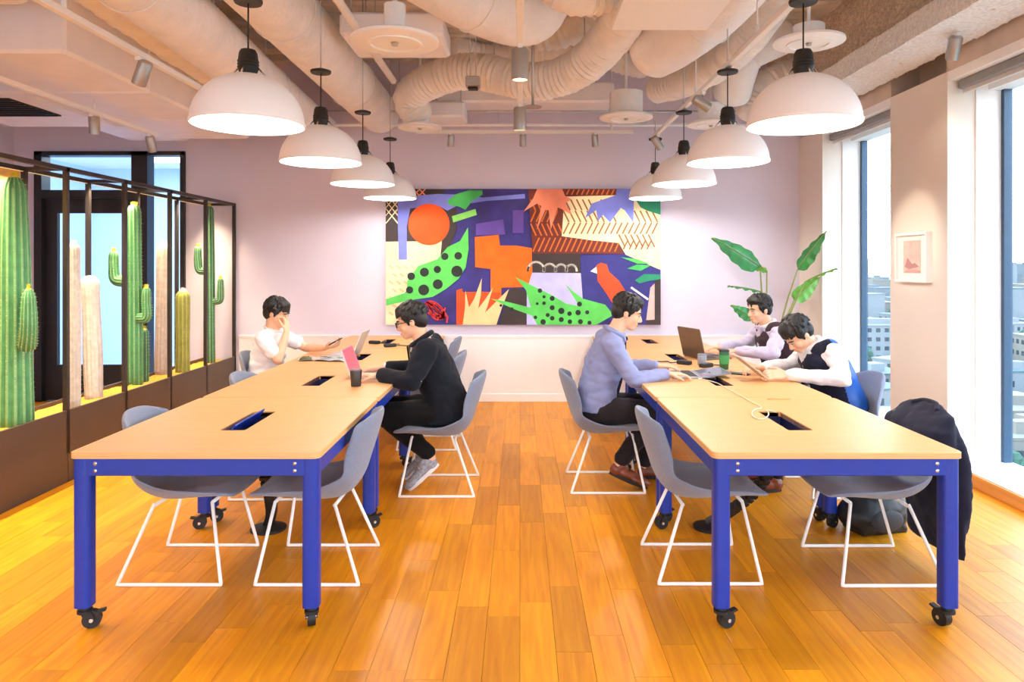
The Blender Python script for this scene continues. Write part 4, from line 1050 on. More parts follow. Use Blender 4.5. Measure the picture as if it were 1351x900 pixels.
def head_prims(b, c, R, neck):
    c = V(c)
    def q(x, y, z): return c+R @ V((x, y, z))
    b.ell(q(-.014, 0, .034), (.096, .077, .088), R); b.ell(q(.018, 0, -.03), (.066, .060, .082), R)
    b.ell(q(.05, 0, -.088), (.032, .032, .026), R, 12, 8); b.ell(q(.0, 0, -.065), (.055, .054, .045), R, 12, 8)
    limb(b, [q(.078, 0, .012), q(.092, 0, -.012), q(.1, 0, -.03)], [.008, .010, .0125], 8, 2)
    b.ell(q(.089, 0, -.036), (.013, .018, .009), R, 10, 6)
    b.ell(q(.066, 0, .022), (.02, .048, .012), R, 12, 8)
    for s in (-1, 1):
        b.ell(q(-.012, s*.078, -.008), (.019, .009, .031), R, 10, 8); b.ell(q(.05, s*.033, -.03), (.028, .024, .03), R, 10, 8)
    b.ell(q(.078, 0, -.061), (.012, .024, .009), R, 10, 6); b.ell(q(.078, 0, -.074), (.011, .019, .007), R, 10, 6)
    limb(b, [neck, V(neck).lerp(q(-.022, 0, -.05), .5), q(-.022, 0, -.03)], [.062, .056, .056], 14, 3)
def face(par, c, R, closed=True, glasses=False):
    c = V(c)
    def q(x, y, z): return c+R @ V((x, y, z))
    for s in (-1, 1):
        e = MB().ell(q(.0785, s*.031, -.001), (.007, .014, .0065 if not closed else .005), R, 12, 8).build('eye', EYEW, par, True)
        MB().ell(q(.0835, s*.031, -.002), (.003, .0062, .0058 if not closed else .004), R, 10, 6).build('iris', IRIS, e, True)
        MB().sweep([q(.0835, s*.015, .0035), q(.087, s*.03, .0065), q(.078, s*.046, .002)], .0022, 6).build('eyelid', HAIR, e, True)
        MB().sweep([q(.088, s*.012, .020), q(.0895, s*.03, .0255), q(.074, s*.052, .020)], .004, 6).build('eyebrow', HAIR, par, True)
    MB().sweep([q(.084, -.021, -.067), q(.0915, 0, -.0665), q(.084, .021, -.067)], .0033, 6).build('mouth', LIP, par, True)
    if glasses:
        m_ = m_rub; g = None
        for s in (-1, 1):
            ring = [q(.1, s*.033+.024*math.cos(a), .0+.018*math.sin(a)) for a in [2*PI*k/20 for k in range(21)]]
            o = MB().sweep(ring, .0026, 6).build('glasses_rim', m_, par, True)
            MB().sweep([q(.098, s*.056, .006), q(.04, s*.083, .006), q(-.02, s*.086, .0)], .0026, 6).build('glasses_arm', m_, par, True)
        MB().sweep([q(.1, -.01, .003), q(.104, 0, .006), q(.1, .01, .003)], .0026, 6).build('glasses_bridge', m_, par, True)
def hair(par, c, R, seed, style=0, m=None):
    c = V(c); rs = random.Random(seed); b = MB()
    def q(x, y, z): return c+R @ V((x, y, z))
    b.ell(q(-.028, 0, .052), (.096, .085, .085), R, 24, 16); b.ell(q(-.056, 0, .0), (.062, .077, .075), R, 20, 12)
    b.ell(q(.015, 0, .082), (.075, .074, .05), R, 20, 12)
    for s in (-1, 1): b.ell(q(-.005, s*.068, .028), (.05, .02, .04), R, 12, 8); b.ell(q(.012, s*.074, -.002), (.012, .008, .024), R, 10, 6)
    # locks lying over the scalp
    for k in range(150):
        a = rs.uniform(0, 2*PI); e = rs.uniform(.05, 1.35)
        n = V((math.cos(a)*math.cos(e), math.sin(a)*math.cos(e), math.sin(e)))
        p = V((-.022+n.x*.097, n.y*.085, .045+n.z*.09))
        if p.x > .058 and p.z < .07: continue
        fall = V((.55 if style == 0 else -.2, n.y*.5, -.9)); tdir = (fall-n*fall.dot(n)).normalized()
        L = rs.uniform(.025, .05); r = rs.uniform(.006, .010)
        limb(b, [q(*(p-n*.006)), q(*(p+tdir*L*.5+n*.007)), q(*(p+tdir*L+n*.002))], [r, r*.9, r*.35], 6, 2)
    fr = {0: 11, 1: 7, 2: 15}[style]
    for k in range(fr):
        y = -.058+.116*k/(fr-1)+rs.uniform(-.004, .004); z0 = .098-.25*abs(y); z1 = {0: .045, 1: .085, 2: .03}[style]+rs.uniform(-.006, .01)
        x1 = .092-2.2*y*y*4
        limb(b, [q(.035, y*.9, z0+.018), q(.074-y*y*5, y, z0), q(x1, y+rs.uniform(-.008, .008), z1)], [.016, .014, .004], 6, 2)
    return blob('hair', b, .0045, m or HAIR, par, 2, .4)

def shoe(par, heel, toe, up, m, sole_m, nm='shoe', laces=None):
    """shoe from heel point to toe point (points on the sole)"""
    h, t_ = V(heel), V(toe); d = (t_-h).normalized(); u = V(up); u = (u-d*u.dot(d)).normalized(); s = d.cross(u); L = (t_-h).length
    def q(a, y, z): return h+d*L*a+s*y+u*z
    b = MB()
    R = Matrix((d, s, u)).transposed()
    b.ell(q(.14, 0, .042), (.052, .038, .045), R); b.ell(q(.42, 0, .04), (.10, .042, .04), R); b.ell(q(.74, 0, .032), (.085, .048, .032), R); b.ell(q(.22, 0, .078), (.045, .036, .032), R)
    o = blob(nm, b, .007, m, par, 3)
    P = []
    for k in range(28):
        a = 2*PI*k/28; ca, sa = math.cos(a), math.sin(a); P.append((.5+.52*ca, sa*(.047 if ca > 0 else .04)*(1-.12*ca*ca)))
    MB().prism(P, -.004, .02, lambda a_, y_, z_: q(a_, y_, z_)).build('sole', sole_m, o)
    if laces:
        for k in range(4): MB().sweep([q(.42+.07*k, -.026, .07-.007*k), q(.43+.07*k, 0, .086-.009*k), q(.42+.07*k, .026, .07-.007*k)], .003, 6).build('lace', laces, o, True)
    return o

def person(loc, rz, label, J, look):
    """J: joints in the frame of the sitter: +x forward, +y to their left"""
    P = thing('person', (loc[0], loc[1], 0), rz, label, 'person')
    R = frame_of(*look['head']); b = MB(); f0 = V((1, 0, 0))
    pel, che, nec, hd = V(J['pelvis']), V(J['chest']), V(J['neck']), V(J['head'])
    sh, el, wr = J['sh'], J['el'], J['wr']; hp, kn, an = J['hip'], J['knee'], J['ankle']
    spine = (nec-pel).normalized(); fwd = V((spine.z, 0, -spine.x)); lo = V((1, 0, -.1))
    def trunk(b, g, gz=0, lo_=-.06, hem=0):
        ab = pel.lerp(che, .5)
        torso(b, [(pel+V((0, 0, lo_)), .125+g+hem, .165+g+hem, lo), (pel+V((0, 0, .04)), .122+g, .162+g, lo), (ab+V((-.01, 0, 0)), .112+g, .150+g, fwd), (che, .115+g, .168+g, fwd),
                  (che.lerp(nec, .55), .10+g, .165+g*.8, fwd), (nec-spine*.035, .07+g*.6, .12+g*.6, fwd), (nec-spine*.005+V((0, 0, gz)), .064+g*.5, .074+g*.6, fwd)])
        for s in (0, 1): limb(b, [nec-spine*.05, V(sh[s])], [.055+g*.4, .058+g*.5], 12, 3)
    # ---- body
    trunk(b, -.022)
    for s in (0, 1):
        limb(b, [sh[s], V(sh[s]).lerp(V(el[s]), .5), el[s]], [.05, .043, .037], 14); limb(b, [el[s], V(el[s]).lerp(V(wr[s]), .35), wr[s]], [.037, .037, .026], 14)
        d, n, th, cu = J['hand'][s]; hand(b, wr[s], d, n, th, cu)
        limb(b, [hp[s], V(hp[s]).lerp(V(kn[s]), .5), kn[s]], [.075, .065, .05], 14); limb(b, [kn[s], V(kn[s]).lerp(V(an[s]), .35), an[s]], [.05, .05, .034], 14)
        tt = V(J['toe'][s]); hh = V(J['heel'][s]); limb(b, [hh.lerp(tt, .2)+V((0, 0, .035)), hh.lerp(tt, .75)+V((0, 0, .025))], [.03, .025], 10); limb(b, [an[s], hh.lerp(tt, .2)+V((0, 0, .04))], [.034, .03], 10)
    head_prims(b, hd, R, nec-spine*.03)
    blob('body', b, .0055, look.get('skin', SKIN), P, 3, .45)
    face(P, hd, R, look.get('closed', True), look.get('glasses', False)); hair(P, hd, R, look.get('seed', 1), look.get('style', 0), look.get('hairm'))
    # ---- trousers
    b = MB(); tm = look['trousers']
    torso(b, [(pel+V((0, 0, -.075)), .13, .168, lo), (pel, .134, .174, lo), (pel+V((-.005, 0, .07)), .128, .165, lo)])
    for s in (0, 1):
        limb(b, [hp[s], V(hp[s]).lerp(V(kn[s]), .5), kn[s]], [.098, .088, .07], 16); k2 = V(kn[s]).lerp(V(an[s]), .93); limb(b, [kn[s], V(kn[s]).lerp(V(an[s]), .4), k2], [.07, .068, .056], 16)
    blob('trousers', b, .009, tm, P, 4, .5, .006)
    # ---- shirt
    top = look['shirt']; g = look.get('fit', .012); b = MB(); trunk(b, g, -.012, -.02 if not look.get('jacket') else 0)
    for s in (0, 1):
        if look.get('short'):
            e_ = V(sh[s]).lerp(V(el[s]), .62); limb(b, [V(sh[s])+V((0, 0, -.003)), e_], [.066, .062], 16)
        else:
            limb(b, [sh[s], V(sh[s]).lerp(V(el[s]), .5), el[s]], [.066+g*.3, .058+g*.3, .05+g*.3], 16); w2 = V(el[s]).lerp(V(wr[s]), look.get('cuff', .93)); limb(b, [el[s], V(el[s]).lerp(w2, .4), w2], [.05+g*.3, .048+g*.3, .037+g*.3], 16)
    so = blob(look.get('shirt_name', 'shirt'), b, .0085, top, P, 4, .5, look.get('fold', .011), look.get('shirt_fn'))
    def neckring(r, z, rad, m_, nm, parent=P, tilt=0, gap=.35):
        b = MB(); pts = []
        for k in range(25):
            a = gap+(2*PI-2*gap)*k/24; pts.append(nec+spine*(z+tilt*math.cos(a)*-1)+fwd*(math.cos(a)*r*1.0+.006)+V((0, 1, 0))*math.sin(a)*r*1.05)
        b.sweep(pts, rad, 8, squash=1); return b.build(nm, m_, parent, True)
    if look.get('collar'): 
        neckring(.067, .006, .019, look['collar'], 'collar', so, .014, .22)
        for q_ in (-1, 1):
            A, B_, C_ = nec+fwd*.078+V((0, q_*.008, 0))+spine*.012, nec+fwd*.045+V((0, q_*.068, 0))+spine*.012, nec+fwd*.098+V((0, q_*.050, 0))-spine*.05
            nn = (B_-A).cross(C_-A).normalized()*.003; MB().add([A-nn, B_-nn, C_-nn, A+nn, B_+nn, C_+nn], [(0, 1, 2), (5, 4, 3), (0, 3, 4, 1), (1, 4, 5, 2), (2, 5, 3, 0)]).build('collar_point', look['collar'], so)
    elif look.get('short'): neckring(.072, -.004, .008, top, 'neckband', so, .012, 0.0)
    def front(u, v, off):  # point on the chest front; u across, v 0 neck .. 1 belly
        c = nec.lerp(pel+V((0, 0, .06)), v); a = (.064+(.118-.064)*min(1, v*2.2)); 
        return c+fwd*(a*(1-(u/.2)**2*.9)**.5+g+off)+V((0, 1, 0))*u
    if look.get('tie'):
        b = MB(); W_ = lambda v: .014+.022*v
        P1 = [(front(-W_(v), .06+v*.8, .012), front(W_(v), .06+v*.8, .012), front(W_(v), .06+v*.8, .004), front(-W_(v), .06+v*.8, .004)) for v in [k/10 for k in range(11)]]
        vs = [p for r in P1 for p in r]; fs = [(i*4+k, i*4+(k+1) % 4, i*4+4+(k+1) % 4, i*4+4+k) for i in range(10) for k in range(4)]+[(0, 1, 2, 3), (43, 42, 41, 40)]
        b.add(vs, fs); b.build('tie', look['tie'], P)
        MB().ell(front(0, .05, .012), (.012, .017, .015)).build('tie_knot', look['tie'], P, True)
    if look.get('vest'):
        b = MB(); g2_ = g+.014
        ab = pel.lerp(che, .5)
        torso(b, [(pel+V((0, 0, -.0)), .125+g2_, .165+g2_, lo), (pel+V((0, 0, .06)), .12+g2_, .158+g2_, lo), (ab+V((-.01, 0, 0)), .112+g2_, .150+g2_, fwd), (che, .115+g2_, .166+g2_, fwd), (che.lerp(nec, .55), .102+g2_, .158+g2_*.8, fwd), (nec-spine*.04, .076+g2_*.7, .128, fwd)])
        for s in (0, 1):
            limb(b, [nec-spine*.04+V((0, (1 if s == 0 else -1)*.07, 0)), V(sh[s]).lerp(nec, .22)+V((0, 0, .02))], [.058, .064], 12, 3)
        vo = blob('waistcoat', b, .0085, look['vest'], P, 4, .5, .004, look.get('vest_fn'))
        # shirt showing in the neckline
        b = MB(); n_ = 10; L_ = look.get('vee', .42); rows = []
        for k in range(n_+1):
            v = -.02+L_*k/n_; w_ = .075*(1-k/n_)+.002; rows.append([front(-w_, v, .016), front(0, v, .020), front(w_, v, .016), front(w_, v, -.004), front(-w_, v, -.004)])
        vs = [p for r in rows for p in r]; fs = [(i*5+k, i*5+(k+1) % 5, i*5+5+(k+1) % 5, i*5+5+k) for i in range(n_) for k in range(5)]+[(0, 1, 2, 3, 4), tuple(n_*5+k for k in (4, 3, 2, 1, 0))]
        b.add(vs, fs); b.build('shirt_front', top if not isinstance(top, (list, tuple)) else top[0], P, 40)
    if look.get('jacket'):
        b = MB(); g3_ = g+.02; jm = look['jacket']; trunk(b, g3_, -.02, -.07, .012)
        for s in (0, 1):
            limb(b, [sh[s], V(sh[s]).lerp(V(el[s]), .5), el[s]], [.08, .073, .066], 16); w2 = V(el[s]).lerp(V(wr[s]), .88); limb(b, [el[s], V(el[s]).lerp(w2, .4), w2], [.066, .062, .05], 16)
        jo = blob('jacket', b, .009, jm, P, 4, .5, .008, None, 7)
        neckring(.078, .006, .019, jm, 'jacket_collar', jo, .02, .5)
        for s in (-1, 1):
            b = MB(); pts = [front(s*.05, .02, .032), front(s*.04, .2, .034), front(s*.012, .45, .036)]; b.sweep(smooth_path(pts, 5), [.016-.0008*k for k in range(11)], 8, squash=.5); b.build('lapel', jm, jo, True)
    for s in (0, 1):
        shoe(P, J['heel'][s], J['toe'][s], (0, 0, 1), look['shoe'], look['sole'], laces=look.get('laces'))
    return P

def cloth(n, rgb, var=.12): return mat(n, rgb, .9, var=var, scale=14, bump=.10, bscale=22, sheen=.06, spec=.2)
navy_suit = cloth('charcoal navy suit', (20, 24, 34)); dark_tr = cloth('black trousers', (17, 16, 19)); white_tee = cloth('white cotton', (244, 244, 246), .03)
blue_shirt = cloth('blue chambray', (140, 148, 190), .06); brown_tr = cloth('dark grey trousers', (36, 31, 35)); lilac = cloth('lilac shirt', (204, 196, 222), .08)
white_shirt = cloth('white shirt', (240, 236, 238), .04); navy_vest = cloth('navy waistcoat', (24, 27, 46)); satin = mat('blue satin', (30, 92, 180), .4, var=.15, scale=8); plum = cloth('plum waistcoat', (58, 40, 48)); denim = cloth('jeans', (70, 82, 110))
grey_sn = mat('grey knit sneaker', (150, 156, 168), .8, var=.3, scale=60); sole_w = mat('white sole', (232, 232, 236), .6); brown_sh = mat('brown leather', (122, 58, 32), .35, var=.2, scale=20); sole_d = mat('dark sole', (36, 26, 22), .7); tie_m = cloth('navy tie', (30, 34, 60))
black_sh = mat('black leather', (28, 26, 28), .35)
DN = (0, 0, -1)
# man in the dark suit
person((-.50, 4.82), PI, 'man in dark suit and glasses typing on a laptop', dict(
    pelvis=(0, 0, .535), chest=(.09, 0, .80), neck=(.165, 0, 1.0), head=(.245, .0, 1.125),
    sh=[(.115, .19, .945), (.115, -.19, .945)], el=[(.20, .275, .755), (.23, -.26, .755)], wr=[(.43, .17, .782), (.455, -.15, .785)],
    hand=[((1, -.15, -.02), DN, 1, .25), ((1, .1, -.02), DN, -1, .3)],
    hip=[(.02, .09, .515), (.02, -.09, .515)], knee=[(.42, .12, .52), (.43, -.12, .52)], ankle=[(.10, .10, .235), (.16, -.10, .20)],
    heel=[(.045, .10, .17), (.10, -.10, .15)], toe=[(.235, .12, .005), (.30, -.12, .005)]),
    dict(head=(.05, .28, 0), glasses=True, seed=4, style=0, trousers=dark_tr, shirt=white_shirt, jacket=navy_suit, collar=white_shirt, fit=.008, shoe=grey_sn, sole=sole_w, laces=sole_w))
# man in the white t-shirt
person((-2.13, 5.90), 0, 'man in white t-shirt leaning on his hand, phone in the other', dict(
    pelvis=(0, 0, .535), chest=(.03, 0, .79), neck=(.06, 0, .98), head=(.10, -.01, 1.105),
    sh=[(.05, .19, .915), (.05, -.19, .915)], el=[(.26, .26, .785), (.185, -.235, .745)], wr=[(.46, .14, .80), (.215, -.12, .955)],
    hand=[((.95, -.2, .18), (-.1, .2, 1), 1, .6), ((-.12, .45, 1), (-1, .2, 0), 1, .75)],
    hip=[(.02, .09, .515), (.02, -.09, .515)], knee=[(.42, .13, .52), (.42, -.13, .52)], ankle=[(.42, .14, .09), (.36, -.14, .09)],
    heel=[(.38, .14, .006), (.32, -.14, .006)], toe=[(.62, .16, .006), (.56, -.16, .006)]),
    dict(head=(-.05, .30, 0), seed=9, style=2, trousers=denim, shirt=white_tee, short=True, fit=.016, shoe=grey_sn, sole=sole_w, laces=sole_w))
# man in the blue shirt
person((.52, 4.87), 0, 'man in blue shirt and tie typing at the table edge', dict(
    pelvis=(0, 0, .535), chest=(.06, 0, .83), neck=(.125, 0, 1.045), head=(.225, -.005, 1.18),
    sh=[(.085, .195, .985), (.085, -.195, .985)], el=[(.24, .26, .765), (.225, -.265, .755)], wr=[(.455, .15, .79), (.455, -.18, .785)],
    hand=[((1, -.1, -.03), DN, 1, .3), ((1, .12, -.03), DN, -1, .3)],
    hip=[(.02, .09, .515), (.02, -.09, .515)], knee=[(.43, .12, .525), (.42, -.12, .525)], ankle=[(.36, .12, .10), (.15, -.12, .18)],
    heel=[(.32, .12, .006), (.085, -.12, .105)], toe=[(.58, .14, .006), (.33, -.13, .006)]),
    dict(head=(-.12, .30, 0), seed=5, style=1, trousers=brown_tr, shirt=blue_shirt, collar=blue_shirt, tie=tie_m, fit=.016, shoe=brown_sh, sole=sole_d, laces=sole_d))
# man in the navy waistcoat
person((2.20, 4.82), PI, 'man in navy waistcoat and white shirt bent over a tablet', dict(
    pelvis=(0, 0, .535), chest=(.10, 0, .80), neck=(.205, 0, .965), head=(.315, .035, 1.035),
    sh=[(.13, .195, .93), (.13, -.19, .93)], el=[(.12, .28, .775), (.24, -.26, .785)], wr=[(.44, .165, .783), (.50, -.12, .79)],
    hand=[((1, .05, .05), (.1, -.7, -.7), -1, .5), ((.9, .25, .05), DN, -1, .6)],
    hip=[(.02, .09, .515), (.02, -.09, .515)], knee=[(.43, .12, .525), (.43, -.12, .525)], ankle=[(.50, .12, .10), (.40, -.12, .10)],
    heel=[(.46, .12, .006), (.36, -.12, .006)], toe=[(.72, .13, .006), (.62, -.14, .006)]),
    dict(head=(.22, .80, 0), seed=13, style=0, trousers=dark_tr, shirt=white_shirt, collar=white_shirt, vest=[navy_vest, satin], vest_fn=lambda c, n: 1 if c.x < .01+(c.z-.53)*.3 else 0, vee=.3, fit=.014, shoe=brown_sh, sole=sole_d))
# man in the plum waistcoat
person((2.25, 6.02), PI, 'man in plum waistcoat and lilac shirt resting both arms on table', dict(
    pelvis=(0, 0, .535), chest=(.07, 0, .81), neck=(.135, 0, 1.0), head=(.215, .01, 1.128),
    sh=[(.105, .195, .945), (.105, -.195, .945)], el=[(.20, .29, .785), (.26, -.28, .785)], wr=[(.44, .12, .79), (.50, -.16, .79)],
    hand=[((.9, -.45, 0), DN, 1, .45), ((.95, .3, 0), DN, -1, .45)],
    hip=[(.02, .09, .515), (.02, -.09, .515)], knee=[(.43, .12, .525), (.43, -.12, .525)], ankle=[(.45, .12, .10), (.50, -.12, .10)],
    heel=[(.41, .12, .006), (.46, -.12, .006)], toe=[(.67, .13, .006), (.72, -.14, .006)]),
    dict(head=(.30, .16, 0), seed=21, style=1, trousers=dark_tr, shirt=lilac, collar=white_shirt, vest=[plum], tie=tie_m, vee=.5, fit=.014, shoe=brown_sh, sole=sole_d))

# ------------------------------------------------------------------ things on the tables
ZT = TH+.0005
m_silver = mat('silver laptop', (206, 206, 210), .35, .4, var=.03); m_key = mat('pale keys', (232, 232, 236), .6); m_keyd = mat('dark keys', (46, 46, 50), .6)
m_gun = mat('brown grey laptop lid', (108, 90, 76), .4, .3, var=.06)
def laptop(x, y, rz, label, lid_m, base_m, key_m, screen, open_deg=105, wd=.31, dp=.215):
    """sits with its user on local -x side; lid hinged at local +x"""
    t = thing('laptop', (x, y, ZT), rz, label, 'laptop')
    MB().box((-dp/2, -wd/2, 0), (dp/2, wd/2, .014), .003).build('base', base_m, t)
    kb = MB().box((-dp*.02, -wd*.44, .014), (dp*.40, wd*.44, .0145)).build('key_bed', base_m, t)
    for r in range(5):
        for c in range(12):
            px, py = dp*.02+r*dp*.073, -wd*.41+c*wd*.0745; MB().box((px, py-.0095, .0145), (px+.0125, py+.0095, .0165)).build('key', key_m, kb)
    MB().box((-dp*.42, -.045, .0142), (-dp*.08, .045, .0148)).build('trackpad', key_m, t)
    a = math.radians(open_deg-90); ca, sa = math.cos(a), math.sin(a); hx, hz = dp/2, .012
    def q(u, v, n): return (hx+u*sa+n*ca, v, hz+u*ca-n*sa)
    b = MB(); H = dp; b.prism([(0, -wd/2), (H-.01, -wd/2), (H, -wd/2+.01), (H, wd/2-.01), (H-.01, wd/2), (0, wd/2)], 0, .007, lambda u, v, n: q(u, v, n)); lo = b.build('lid', lid_m, t)
    b = MB(); b.prism([(.012, -wd/2+.008), (H-.008, -wd/2+.008), (H-.008, wd/2-.008), (.012, wd/2-.008)], -.001, .0, lambda u, v, n: q(u, v, n)); b.build('screen', screen, lo)
    MB().cyl((hx, -wd*.4, hz), (hx, wd*.4, hz), .006, 8).build('hinge', base_m, t, True)
    return t
scr_pink = mat('pink lit screen', (226, 92, 116), .3, emit=(232, 90, 118), estr=1.2, var=.2, scale=9); scr_dark = mat('dim screen', (60, 64, 76), .2, emit=(150, 170, 200), estr=.8)
laptop(-1.03, 4.88, PI, 'silver laptop with pink screen in front of the suited man', m_silver, m_silver, m_key, scr_pink, 110, .30, .2)
laptop(-1.50, 5.98, 0, 'silver laptop of the man in the white t-shirt', m_silver, m_silver, m_key, scr_dark, 112)
laptop(1.56, 5.86, PI+.35, 'laptop with brown grey lid of the man in the plum waistcoat', m_gun, m_gun, m_keyd, scr_dark, 104, .32, .25)
laptop(1.13, 4.90, 0, 'grey low laptop under the hands of the man in the blue shirt', mat('grey lid', (150, 146, 150), .4, .3), mat('grey laptop', (158, 156, 160), .4, .3), m_keyd, scr_dark, 172, .30, .2)
def tumbler(x, y, r0, r1, h, body, lid, label, band=None, name='tumbler', cat='cup'):
    t = thing(name, (x, y, ZT), 0, label, cat)
    MB().lathe([(0, 0), (r0*.95, 0), (r0, .004), (r1, h*.9), (r1*.97, h*.92), (0, h*.92)], (0, 0, 0), 28).build('cup_body', body, t, 40)
    MB().lathe([(0, h*.905), (r1*1.04, h*.905), (r1*1.04, h*.95), (r1*.85, h), (r1*.5, h), (0, h*.985)], (0, 0, 0), 28).build('cup_lid', lid, t, 40)
    if band:
        ra = r0+(r1-r0)*.3; rb = r0+(r1-r0)*.75; MB().lathe([(ra+.001, h*.28), (ra+.0025, h*.28), (rb+.0025, h*.72), (rb+.001, h*.72)], (0, 0, 0), 28, close=True).build('cup_sleeve', band, t, 40)
tumbler(-1.04, 4.47, .031, .037, .108, mat('black tumbler', (44, 38, 38), .4), mat('smoked lid', (84, 70, 66), .4), 'short black tumbler beside the pink screen laptop')
tumbler(1.507, 5.20, .031, .037, .145, mat('green tumbler', (36, 92, 56), .4), m_rub, 'green tumbler with black lid', mat('bright green print', (60, 150, 84), .5))
tumbler(1.40, 5.42, .034, .034, .085, mat('grey mug', (150, 156, 170), .4), mat('grey mug lid', (120, 126, 140), .4), 'small grey metal cup behind the green tumbler')
def slab_item(name, p, rz, hx, hy, h, m, label, cat, tilt=None, screen=None):
    t = thing(name, p, rz, label, cat)
    if tilt: t.rotation_euler = (tilt[0], tilt[1], rz)
    b = MB(); b.prism(rrect(hx, hy, min(hx, hy)*.18, 4), 0, h); b.build('case', m, t, 40)
    b = MB(); b.prism(rrect(hx*.93, hy*.93, min(hx, hy)*.14, 4), h, h+.0006); b.build('screen', screen or mat('dark glass', (18, 18, 22), .08), t)
    return t
slab_item('phone', (1.42, 4.98, ZT), .5, .072, .036, .009, mat('navy phone', (36, 40, 70), .35), 'navy phone lying beside the adapter', 'phone')
slab_item('phone', (1.54, 4.96, ZT), -.6, .075, .035, .008, m_rub, 'black phone lying in front of the tablet', 'phone')
# phone held by the man in the white t-shirt
slab_item('phone', (-1.585, 6.02, .845), .0, .07, .036, .009, m_rub, 'dark phone held in the hand of the man in white t-shirt', 'phone', (0, math.radians(-28), -.2))
# tablet leaning in the hands of the man in the navy waistcoat
slab_item('tablet', (1.535, 4.70, .826), 0, .118, .10, .007, mat('beige tablet case', (206, 184, 160), .6, var=.04), 'beige cased tablet tilted up by the man in the navy waistcoat', 'tablet', (0, math.radians(38), .12))
def mouse(x, y, rz, m, label):
    t = thing('computer_mouse', (x, y, ZT), rz, label, 'mouse')
    b = MB()
    def P(i, j):
        u = -1+2*i; v = -1+2*j; k = max(0, (1-abs(u)**2.4))*max(0, (1-abs(v)**2.4)); return V((u*.052, v*.031*(1-.12*u*u), .002+.034*k**.55))
    b.grid(P, 14, 12); b.grid(lambda i, j: V((P(i, j).x, P(i, j).y, 0)), 14, 12); b.build('mouse_body', m, t, True)
    MB().cyl((.022, -.005, .031), (.022, .005, .031), .007, 12).build('scroll_wheel', m_rub, t, True)
mouse(1.27, 4.80, .3, mat('mauve mouse', (150, 138, 158), .4), 'mauve mouse beside the grey low laptop')
mouse(-1.72, 5.66, .2, mat('olive mouse', (84, 80, 50), .4), 'olive mouse at the table edge beside the magazines')
def adapter(x, y, rz, label):
    t = thing('power_adapter', (x, y, ZT), rz, label, 'adapter')
    MB().box((-.055, -.026, 0), (.055, .026, .03), .005).build('adapter_case', m_rub, t)
    MB().sweep(smooth_path([(.055, 0, .012), (.11, .02, .006), (.16, -.03, .005), (.2, .02, .005), (.27, .03, .005)], 6), .004, 6).build('cord', m_rub, t, True)
adapter(1.27, 5.45, 2.4, 'black power adapter with cord near the brown grey laptop')
adapter(1.40, 5.30, .6, 'black power adapter beside the green tumbler')
adapter(-1.22, 6.62, .5, 'black power adapter with cord on the cactus row, near the mural')
adapter(-1.42, 6.88, -.4, 'black power adapter with cord on the last cactus row table')
# magazines in front of the man in the white t-shirt
for i, (x, y, rz, c, l) in enumerate(((-1.66, 5.74, .25, (214, 206, 200), 'open magazine under the silver laptop edge'), (-1.50, 5.70, -.2, (190, 196, 200), 'folded grey magazine on the table by the silver laptop'))):
    t = thing('magazine', (x, y, ZT), rz, l, 'magazine'); mm = mat('magazine paper %d' % i, c, .5, var=.25, scale=18)
    for s in (-1, 1):
        b = MB()
        def pg(a, j, off): u = a*.14; return V((s*u, -.10+.20*j, .004+.016*math.sin(a*PI)*.8*(1-a*.4)+off))
        b.grid(lambda a, j: pg(a, j, 0), 8, 4); b.grid(lambda a, j: pg(a, j, -.003), 8, 4); b.build('page_block', mm, t, True)
        for k in range(3): MB().box((s*.03, -.07+k*.05, .0200-.004*0), (s*.09, -.04+k*.05, .0208)).build('printed_block', m_keyd if k == 1 else mm, t)
# white cable looping from the laptop to the trough
def tp(px, py): 
    y = (EYE-ZT-.004)*F/(py-CY); return W(px, py, y)
pts = [tp(925, 500), tp(945, 505), tp(958, 512), tp(985, 527), tp(1003, 536)]
ring = [tp(1003+11*math.cos(a), 546+7*math.sin(a)) for a in [-.5*PI-k*.5 for k in range(12)]]
pts += ring+[tp(1012, 541), tp(1024, 544)]
t = thing('charging_cable', pts[0], 0, 'thin white charging cable looped beside the open trough', 'cable')
MB().sweep(smooth_path([p-pts[0] for p in pts], 4), .0032, 8).build('cord', mat('cream cable', (226, 220, 196), .5), t, True)
MB().box((-.02, -.006, -.003), (.008, .006, .006), .002).build('plug', m_white, t)
t = thing('pen', tp(1012, 527), .05, 'thin wooden pen lying on the end table by the windows', 'pen')
MB().sweep([(0, 0, .003), (.13, 0, .003), (.145, 0, .003)], [.004, .004, .001], 8).build('pen_barrel', mat('bamboo', (206, 176, 120), .5), t, True); MB().cyl((.02, 0, .0075), (.05, 0, .0075), .0012, 6).build('pen_clip', m_alu, t)

# coat over the chair at the end of the window row
t = thing('coat', (1.75, 3.53, 0), PI, 'dark navy coat hung over the back of a shell chair', 'coat')
m_coat = cloth('dark navy coat', (28, 31, 50))
b = MB(); up_ = V((1, 0, 0))
torso(b, [((-.298, 0, .805), .022, .15, up_), ((-.286, 0, .785), .042, .205, up_), ((-.252, 0, .72), .080, .252, up_), ((-.240, 0, .62), .092, .262, up_), ((-.240, 0, .57), .085, .26, up_)], 32)
torso(b, [((-.308, 0, .75), .022, .19, up_), ((-.312, 0, .60), .026, .225, up_), ((-.318, 0, .40), .026, .245, up_), ((-.322, 0, .22), .024, .25, up_), ((-.324, 0, .12), .020, .245, up_)], 32)
for s in (-1, 1): limb(b, [(-.29, s*.18, .72), (-.325, s*.21, .60), (-.335, s*.225, .44), (-.335, s*.21, .27)], [.042, .04, .036, .03], 14)
for k in range(5):
    y_ = -.18+.09*k; limb(b, [(-.32, y_*.9, .64), (-.34, y_, .42), (-.342, y_*1.1, .15)], [.008, .013, .015], 8)
